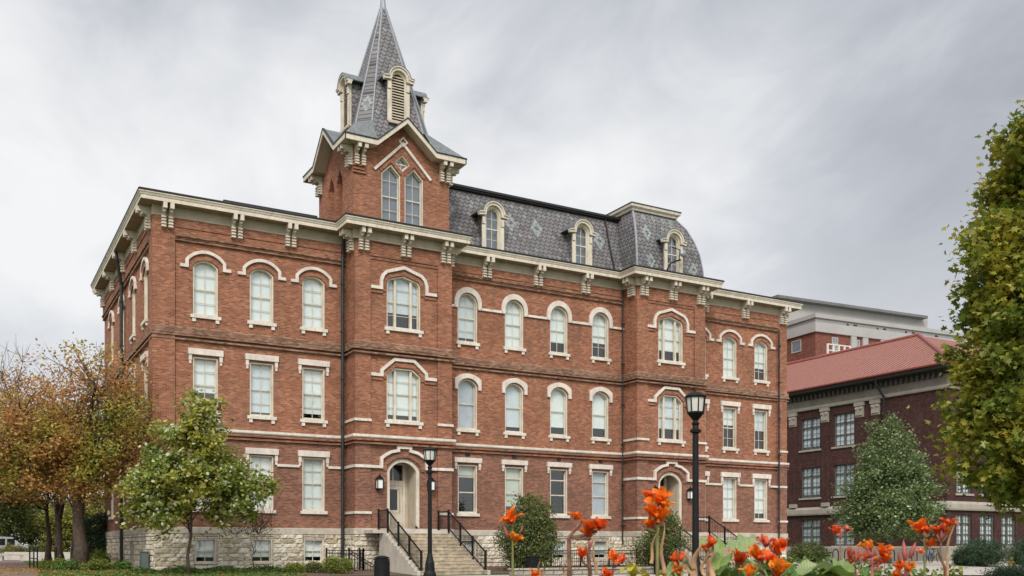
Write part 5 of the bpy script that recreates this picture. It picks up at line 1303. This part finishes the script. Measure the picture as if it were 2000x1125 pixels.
b = MB(); b.tube([(hp[0]-.22, hp[1], hp[2]+.4), (hp[0]+.22, hp[1], hp[2]+.4)], .06, 10); b.tube([(hp[0], hp[1]-.22, hp[2]+.36), (hp[0], hp[1], hp[2]+.36)], .075, 10); b.build('nozzle', YEL, hy)

# ------------------------------------------------------------------ foreground: canna bed
def mat_petal(name, a, b_, c):
    m, t = new_mat(name); g_ = t.n('ShaderNodeNewGeometry'); uv = t.n('ShaderNodeSeparateXYZ', {0: t.n('ShaderNodeTexCoord').outputs['UV']})
    n_ = t.noise(g_.outputs['Position'], 38, 4, .6)
    col = t.ramp(t.math('ADD', t.math('MULTIPLY', uv.outputs[0], .6), t.math('MULTIPLY', n_, .5)), [(.15, b_), (.5, a), (.85, c)])
    def ex(sh): return t.n('ShaderNodeMixShader', {0: .35, 1: sh, 2: t.n('ShaderNodeBsdfTranslucent', {0: col}).outputs[0]}).outputs[0]
    return finish(m, t, col, .5, None, spec=.3, extra=ex)
PET = [mat_petal('orange_petal', (.85, .13, .008), (.60, .045, .01), (.90, .22, .015)), mat_petal('red_orange_petal', (.78, .085, .012), (.50, .03, .012), (.85, .15, .02)), mat_petal('pink_orange_petal', (.70, .10, .05), (.48, .05, .04), (.82, .22, .10)), mat_petal('light_orange_petal', (.88, .22, .015), (.75, .09, .01), (.90, .34, .03))]
STEM = mat_plain('canna_stem', (.13, .125, .035), .5, .3, 14); STEMB = mat_plain('canna_brown_stalk', (.17, .085, .05), .7, .5, 22); DRY = mat_plain('dry_sheath', (.40, .24, .125), .7, .3, 12); BUD = mat_plain('canna_bract', (.30, .085, .07), .5, .35, 20)
def mat_leafstripe(name, g0, g1, y0):
    m, t = new_mat(name); uv = t.n('ShaderNodeSeparateXYZ', {0: t.n('ShaderNodeTexCoord').outputs['UV']})
    ac = t.math('ABSOLUTE', t.math('SUBTRACT', uv.outputs[1], .5))
    s_ = t.math('SINE', t.math('ADD', t.math('MULTIPLY', t.math('SUBTRACT', uv.outputs[0], t.math('MULTIPLY', ac, .55)), 85), t.math('MULTIPLY', t.noise(pos(t), 9, 3), 5)))
    c = t.mix(t.n('ShaderNodeMapRange', {0: s_, 1: -.3, 2: .6}).outputs[0], g0, g1)
    c = t.mix(t.n('ShaderNodeMapRange', {0: ac, 1: .0, 2: .035, 3: .9, 4: 0.0}).outputs[0], c, y0)
    c = t.mix(t.n('ShaderNodeMapRange', {0: t.noise(pos(t), 7, 4), 1: .5, 2: .75, 3: 0.0, 4: .6}).outputs[0], c, y0)
    def ex(sh): return t.n('ShaderNodeMixShader', {0: .3, 1: sh, 2: t.n('ShaderNodeBsdfTranslucent', {0: c}).outputs[0]}).outputs[0]
    return finish(m, t, c, .45, s_, .15, .004, .4, extra=ex)
CLEAF = [mat_leafstripe('striped_leaf', (.10, .20, .03), (.26, .36, .08), (.45, .45, .12)), mat_leafstripe('pale_striped_leaf', (.17, .27, .08), (.32, .40, .18), (.46, .48, .24)), mat_leafstripe('yellow_leaf', (.38, .36, .03), (.55, .48, .06), (.62, .5, .08)), mat_leafstripe('green_leaf', (.06, .14, .02), (.11, .20, .03), (.25, .30, .07))]
def petal(b, base, axis, side, L_, W, bend, rg, ruff=.12):
    axis = Vector(axis).normalized(); side = (Vector(side)-axis*Vector(side).dot(axis)).normalized(); out = side.cross(axis)
    P = []; ph = rg.uniform(0, 6.28); cup = rg.uniform(.1, .5)
    for i in range(8):
        t = i/7; wv = W*(math.sin(math.pi*(.05+.86*t**1.15))**.8); row = []
        ang = bend*t
        c0 = Vector(base)+axis*(L_*t*math.cos(ang*.6))+out*(L_*t*math.sin(ang*.6))
        for j in range(5):
            s = (j-2)/2
            row.append(c0+side*(s*wv)+out*(-cup*abs(s)**2*wv*.7+ruff*L_*t*abs(s)*math.sin(ph+t*9+s*4)))
        P.append(row)
    b.grid(P)
def flower(root, p, size, mat, rg, tilt=None):
    b = MB(); ax = Vector((rg.uniform(-.5, .5), rg.uniform(-.5, .2), 1)).normalized() if tilt is None else Vector(tilt).normalized()
    e1 = ax.orthogonal().normalized(); e2 = ax.cross(e1); base = Vector(p)-ax*size*.5
    for k in range(9):
        a = 2*math.pi*k/4.5+rg.uniform(-.4, .4); sd_ = e1*math.cos(a)+e2*math.sin(a); od = ax.cross(sd_)*-1
        d = ax*rg.uniform(.7, 1.0)+od*(rg.uniform(.05, .3) if k < 5 else rg.uniform(.25, .75))
        petal(b, base+Vector((rg.uniform(-1, 1), rg.uniform(-1, 1), rg.uniform(-1, 1)))*size*.07, d, sd_, size*rg.uniform(.75, 1.15), size*rg.uniform(.17, .29), rg.uniform(.0, 1.0), rg, .22)
    return b.build('flower', mat, root, smooth=True, recalc=False)
def bud(b, p, d, L_, r):
    d = Vector(d).normalized(); p = Vector(p); b.tube([p, p+d*L_*.35, p+d*L_*.75, p+d*L_], [r*.6, r, r*.6, r*.08], 7)
def blade(root, base, az, L_, W, rise, mat, rg, droop=1.0, name='leaf'):
    """paddle leaf arching out from the stem"""
    b = MB(); P = []; dx, dy = math.cos(az), math.sin(az); ph = rg.uniform(0, 6)
    for i in range(12):
        t = i/11; wv = W*max(.03, math.sin(math.pi*min(1, t*.93+.07))**.75)
        hor = L_*(t*.75+.1*t*t)*math.cos(rise); ver = L_*(t*math.sin(rise)-droop*.42*t*t*t)
        row = []
        for j in range(7):
            s = (j-3)/3; fold = .28*abs(s)*wv
            row.append((base[0]+dx*hor-dy*s*wv, base[1]+dy*hor+dx*s*wv, base[2]+ver+fold+.014*math.sin(ph+t*11+s*2)*abs(s)))
        P.append(row)
    b.grid(P); return b.build(name, mat, root, smooth=True, recalc=False)
def wp(px, py, d): return Vector(at(px, d, CZ+(PY-py)/F*d))
def canna(label, d, base_px, top, blooms, buds=(), stem_r=.014, stem=None, sheaths=(), leaves=(), seed=1, mids=()):
    """blooms: (px, py, size in px, petal kind); top: (px, py) of the stem tip"""
    rg = random.Random(seed); bp_ = A(base_px, d); k = d/F
    root = thing('canna_plant', label, 'canna', bp_, 'orange cannas in the foreground bed')
    tp = wp(*top, d); b0 = Vector(bp_)
    pts = [b0]+[wp(*m_, d) for m_ in mids]+[tp] if mids else [b0, b0.lerp(tp, .35)+Vector((rg.uniform(-.01, .01), 0, 0)), b0.lerp(tp, .7)+Vector((rg.uniform(-.01, .01), 0, 0)), tp]
    b = MB(); n = len(pts); b.tube(pts, [stem_r*.8*(1.25-.75*i/(n-1)) for i in range(n)], 9)
    for px, py, s, kd in blooms:     # short stalk from the stem to each bloom
        q_ = wp(px, py, d); t_ = q_-Vector((0, 0, s*k*.45)); nz = min(pts[-1].z, t_.z-.02); src = min(pts, key=lambda v: abs(v.z-nz)) if n > 4 else tp.lerp(b0, max(0, min(.9, (tp.z-nz)/(tp.z-b0.z))))
        b.tube([src, src.lerp(t_, .5)+Vector((0, 0, -.005)), t_], [stem_r*.5, stem_r*.45, stem_r*.6], 6)
    b.build('stem', stem or STEM, root, smooth=True)
    for i, (px, py, s, kd) in enumerate(blooms):
        q_ = wp(px, py, d)+Vector((0, rg.uniform(-.04, .04), 0)); flower(root, q_, s*k*.9, PET[kd], rg)
    if buds:
        b = MB()
        for px, py, lx, lz, L_ in buds: bud(b, wp(px, py, d), (lx, rg.uniform(-.2, .2), lz), L_*k, max(2.2, L_*.14)*k)
        b.build('bract', BUD, root, smooth=True)
    for px0, py0, px1, py1, w_ in sheaths:
        p0, p1 = wp(px0, py0, d), wp(px1, py1, d); b = MB(); P = []
        sdv = Vector((C_, -S_, 0)); dirv = (p1-p0).normalized(); sdv = (sdv-dirv*sdv.dot(dirv)).normalized(); nv_ = dirv.cross(sdv)
        for i in range(9):
            t = i/8; ww = w_*k*.38*(1-.85*t**1.5); c0 = p0.lerp(p1, t)+nv_*(.02*math.sin(t*5))+sdv*(.008*math.sin(t*7+px0))
            P.append([c0+sdv*ww*s+nv_*(ww*.8*(s*s-1)) for s in (-1, -.5, 0, .5, 1)])
        b.grid(P); b.build('sheath', DRY, root, smooth=True, recalc=False)
    for px, py, az, L_, W, rise, kd in leaves:
        blade(root, wp(px, py, d+.02), math.radians(az), L_*k, W*k*.5, math.radians(rise), CLEAF[kd], rg)
    return root
canna('slim canna with two separate orange blooms before the egg shaped shrub', 5.6, 998, (1001, 1030), [(999, 1008, 36, 0), (1009, 1047, 28, 3)], [(993, 1052, -.3, 1, 30), (1016, 1040, .6, 1, 16)], .013, leaves=[], seed=1)
canna('canna with a thick bent brown stalk and a loose row of orange red blooms', 5.3, 1112, (1140, 1012), [(1134, 1006, 22, 0), (1146, 1028, 36, 1), (1166, 1024, 30, 1), (1155, 1038, 30, 0)], [(1118, 1036, .9, .5, 22), (1150, 1055, .1, -1, 20)], .016, STEMB, mids=[(1112, 1100), (1111, 1050), (1122, 1036)], seed=2)
canna('canna with small orange bloom left of a brown forked stalk', 5.6, 1152, (1150, 1050), [(1134, 1080, 26, 1)], [(1150, 1050, -.2, 1, 26), (1152, 1070, .5, 1, 20)], .014, STEMB, sheaths=[(1163, 1120, 1159, 1052, 9)], mids=[(1152, 1110), (1149, 1085), (1151, 1066)], seed=3)
canna('short canna with two round orange blooms in front of the iron fence', 6.0, 1200, (1197, 1108), [(1198, 1088, 27, 0), (1210, 1092, 22, 1), (1190, 1120, 26, 1), (1052, 1124, 22, 0)][:3], [], .012, STEMB, seed=4)
canna('low canna with dry pointed sheaths and one bloom near the bottom edge', 5.6, 1058, (1058, 1112), [(1049, 1122, 24, 0)], [], .012, STEMB, sheaths=[(1056, 1128, 1052, 1096, 8), (1060, 1128, 1062, 1098, 8), (1100, 1128, 1104, 1098, 8)], seed=5)
canna('tallest canna, a large orange cluster before the right entrance', 5.2, 1278, (1284, 1020), [(1290, 972, 40, 0), (1276, 966, 28, 1), (1297, 984, 30, 3), (1268, 994, 34, 0), (1290, 1002, 32, 0), (1264, 1020, 26, 0)], [(1280, 1035, -.2, 1, 30), (1292, 1028, .2, 1, 26)], .02, sheaths=[(1296, 1120, 1294, 1020, 11), (1270, 1100, 1284, 1030, 9)], seed=6, leaves=[(1262, 1122, 150, 70, 26, 30, 2), (1285, 1124, 20, 90, 30, 14, 2), (1240, 1128, 210, 60, 24, 40, 2)])
canna('canna with a narrow upright half open orange bud', 5.0, 1326, (1325, 1104), [(1325, 1092, 32, 1), (1326, 1110, 26, 0)], [(1324, 1096, -.1, 1, 24), (1330, 1112, .1, 1, 22)], .014, STEMB, sheaths=[(1330, 1128, 1326, 1090, 10)], seed=7, leaves=[(1312, 1120, 10, 60, 22, 50, 1), (1305, 1126, 30, 70, 22, 35, 1)])
canna('canna with spread dry brown sheaths around one narrow orange bloom', 4.9, 1372, (1381, 1075), [(1381, 1058, 26, 1), (1383, 1070, 20, 0)], [(1380, 1080, 0, 1, 20)], .013, STEMB, sheaths=[(1352, 1128, 1366, 1058, 20), (1354, 1122, 1332, 1076, 12), (1390, 1128, 1391, 1072, 16), (1388, 1085, 1398, 1056, 9), (1372, 1122, 1380, 1076, 10)], seed=8,
      leaves=[(1388, 1086, 55, 80, 40, 44, 1), (1400, 1112, 35, 110, 44, 30, 0), (1396, 1124, 40, 120, 50, 10, 3), (1360, 1124, 150, 60, 26, 50, 1)])
canna('canna with paired orange blooms left of the dense flower cluster', 5.2, 1444, (1444, 1098), [(1437, 1086, 30, 1), (1452, 1094, 24, 0)], [(1442, 1100, 0, 1, 20)], .013, STEMB, seed=9, leaves=[(1440, 1090, 50, 90, 36, 45, 1), (1424, 1124, 120, 90, 34, 55, 3)])
canna('canna with dense shaggy orange blooms at the middle of the bed', 5.0, 1486, (1486, 1098), [(1480, 1080, 36, 0), (1492, 1088, 26, 1), (1508, 1098, 28, 0), (1468, 1112, 32, 3)], [(1488, 1102, 0, 1, 26)], .014, STEMB, seed=10, leaves=[(1462, 1080, 60, 80, 34, 50, 1), (1500, 1126, 70, 90, 34, 40, 1)])
canna('canna with a pinkish red bud above one broad orange bloom', 5.1, 1512, (1510, 1078), [(1518, 1068, 34, 1), (1506, 1056, 28, 2), (1524, 1062, 24, 1)], [(1506, 1078, -.3, 1, 22)], .013, BUD, mids=[(1512, 1110), (1507, 1092)], seed=11)
canna('near canna with one broad bright orange bloom at the bottom edge', 4.6, 1526, (1526, 1122), [(1524, 1110, 44, 3), (1534, 1104, 26, 0)], [(1512, 1118, -.3, 1, 18)], .014, STEM, seed=12, leaves=[(1500, 1128, 140, 80, 36, 45, 1)])
canna('single thin canna with a small orange and pink bloom before the plinth', 5.8, 1641, (1641, 1052), [(1638, 1034, 22, 1), (1648, 1032, 16, 2)], [(1643, 1052, .1, 1, 14)], .0085, STEMB, seed=13, leaves=[(1640, 1126, 80, 60, 20, 70, 1), (1646, 1128, 40, 50, 18, 60, 1)])
canna('canna with pink tinged upright bracts left of the long orange spike', 5.4, 1672, (1671, 1092), [(1664, 1080, 20, 2), (1668, 1092, 20, 2), (1678, 1086, 18, 0)], [(1662, 1090, -.2, 1, 26), (1678, 1088, .3, 1, 28), (1672, 1098, 0, 1, 26)], .012, STEMB, sheaths=[(1676, 1126, 1684, 1094, 6)], seed=14)
canna('canna with a long leaning spike of orange and red blooms', 5.2, 1702, (1704, 1086), [(1702, 1066, 30, 3), (1714, 1074, 28, 0), (1718, 1088, 26, 0), (1724, 1098, 20, 2), (1695, 1088, 20, 2)], [(1700, 1090, -.2, 1, 30), (1708, 1096, .2, 1, 26)], .014, BUD, sheaths=[(1706, 1124, 1714, 1098, 7)], seed=15)
canna('low canna with scattered orange blooms and long pale buds', 5.2, 1764, (1768, 1086), [(1756, 1104, 26, 0), (1774, 1106, 24, 3), (1747, 1121, 24, 0), (1786, 1076, 14, 2)], [(1768, 1094, .1, 1, 40), (1776, 1090, .4, 1, 34), (1758, 1100, -.3, 1, 26)], .012, BUD, sheaths=[(1782, 1124, 1786, 1076, 6)], seed=16)
canna('tall canna with a spiky orange bloom above a smaller cup shaped one', 5.4, 1802, (1806, 1050), [(1807, 1026, 34, 0), (1813, 1034, 22, 1), (1811, 1060, 20, 0)], [(1806, 1050, 0, 1, 18)], .014, STEM, seed=17)
canna('rightmost canna with mixed blooms beside a long dry pointed stalk', 5.3, 1846, (1838, 1060), [(1846, 1018, 24, 1), (1849, 1034, 26, 3), (1830, 1034, 22, 1), (1837, 1030, 16, 2)], [(1838, 1056, -.1, 1, 26), (1842, 1050, .2, 1, 24)], .011, STEMB, sheaths=[(1848, 1124, 1862, 1008, 9)], seed=18, mids=[(1846, 1110), (1836, 1086)], leaves=[])
# leafy plants of the bed
def leafy(label, px, d, ls, seed):
    rg = random.Random(seed); b0 = A(px, d); root = thing('leafy_plant', label, 'plant', b0, 'leafy plants in the foreground bed')
    b = MB(); b.tube([b0, (b0[0], b0[1], b0[2]+.8)], [.03, .015], 7); b.build('stem', STEM, root)
    for lx, ly, az, L_, W, rise, kd in ls: blade(root, wp(lx, ly, d), math.radians(az), L_*d/F, W*d/F*.5, math.radians(rise), CLEAF[kd], rg)
leafy('plant with one big pale round striped leaf at the bottom edge', 1600, 4.6, [(1560, 1122, -10, 120, 80, 18, 1), (1600, 1120, -20, 90, 80, 6, 0), (1575, 1136, 0, 90, 60, 20, 3), (1640, 1138, 120, 60, 50, 40, 3)], 31)
leafy('plant with upright striped leaves beside the dry sheaths', 1415, 5.5, [(1400, 1100, 70, 90, 46, 60, 0), (1412, 1126, 30, 100, 52, 20, 3), (1440, 1132, 160, 90, 46, 20, 3), (1460, 1128, 30, 80, 44, 25, 3)], 32)
for px, py, d, s, lb, sd_ in ((1565, 1086, 9.5, .30, 'leafy bright green bed plant behind the pale round leaf', 41), (1535, 1096, 8.5, .24, 'smaller green bed plant under the broad orange bloom', 42), (1745, 1112, 8.5, .26, 'green bed plant beneath the right hand cannas', 43), (1690, 1112, 9, .22, 'green bed plant under the pink tinged bracts', 44), (1450, 1108, 8, .22, 'green bed plant under the paired blooms', 45), (1850, 1122, 8, .16, 'yellowish bed plant beneath the rightmost canna', 46), (1790, 1122, 8, .14, 'low green bed plant between the right hand cannas', 47)):
    p = wp(px, py, d); base = (p.x, p.y, gz(p.y))
    shrub('bed_plant', lb, 'plant', base, [(0, 0, (p.z-base[2])*.8, s, s, (p.z-base[2])*.22), (0, 0, (p.z-base[2])*.45, s*.7, s*.7, (p.z-base[2])*.4)], 70, 26, .045, .1, LEAF_LT if sd_ == 46 else LEAF_GC, sd_, group='leafy plants in the foreground bed', shape='oval')
leafy('plant with broad green and cream leaves between the near bloom and the round leaf', 1540, 5.0, [(1545, 1118, 100, 80, 50, 30, 3), (1530, 1126, 150, 80, 46, 25, 0), (1555, 1130, 30, 70, 46, 35, 3)], 33)
leafy('plant with narrow upright pale leaves under the pink tinged bracts', 1655, 5.6, [(1652, 1126, 95, 60, 16, 72, 1), (1660, 1130, 40, 60, 16, 60, 0), (1690, 1130, 60, 55, 20, 50, 3), (1640, 1132, 150, 50, 18, 55, 0)], 34)
leafy('plant with yellowing leaves at the foot of the tallest canna', 1300, 5.2, [(1300, 1130, 30, 80, 34, 25, 2), (1270, 1132, 160, 70, 32, 25, 2), (1325, 1130, 60, 70, 30, 45, 0)], 35)
flat_poly('flower_bed', [q(900, 3.6), q(2100, 3.6), q(1990, 12), q(940, 12)], MULCH, .05)
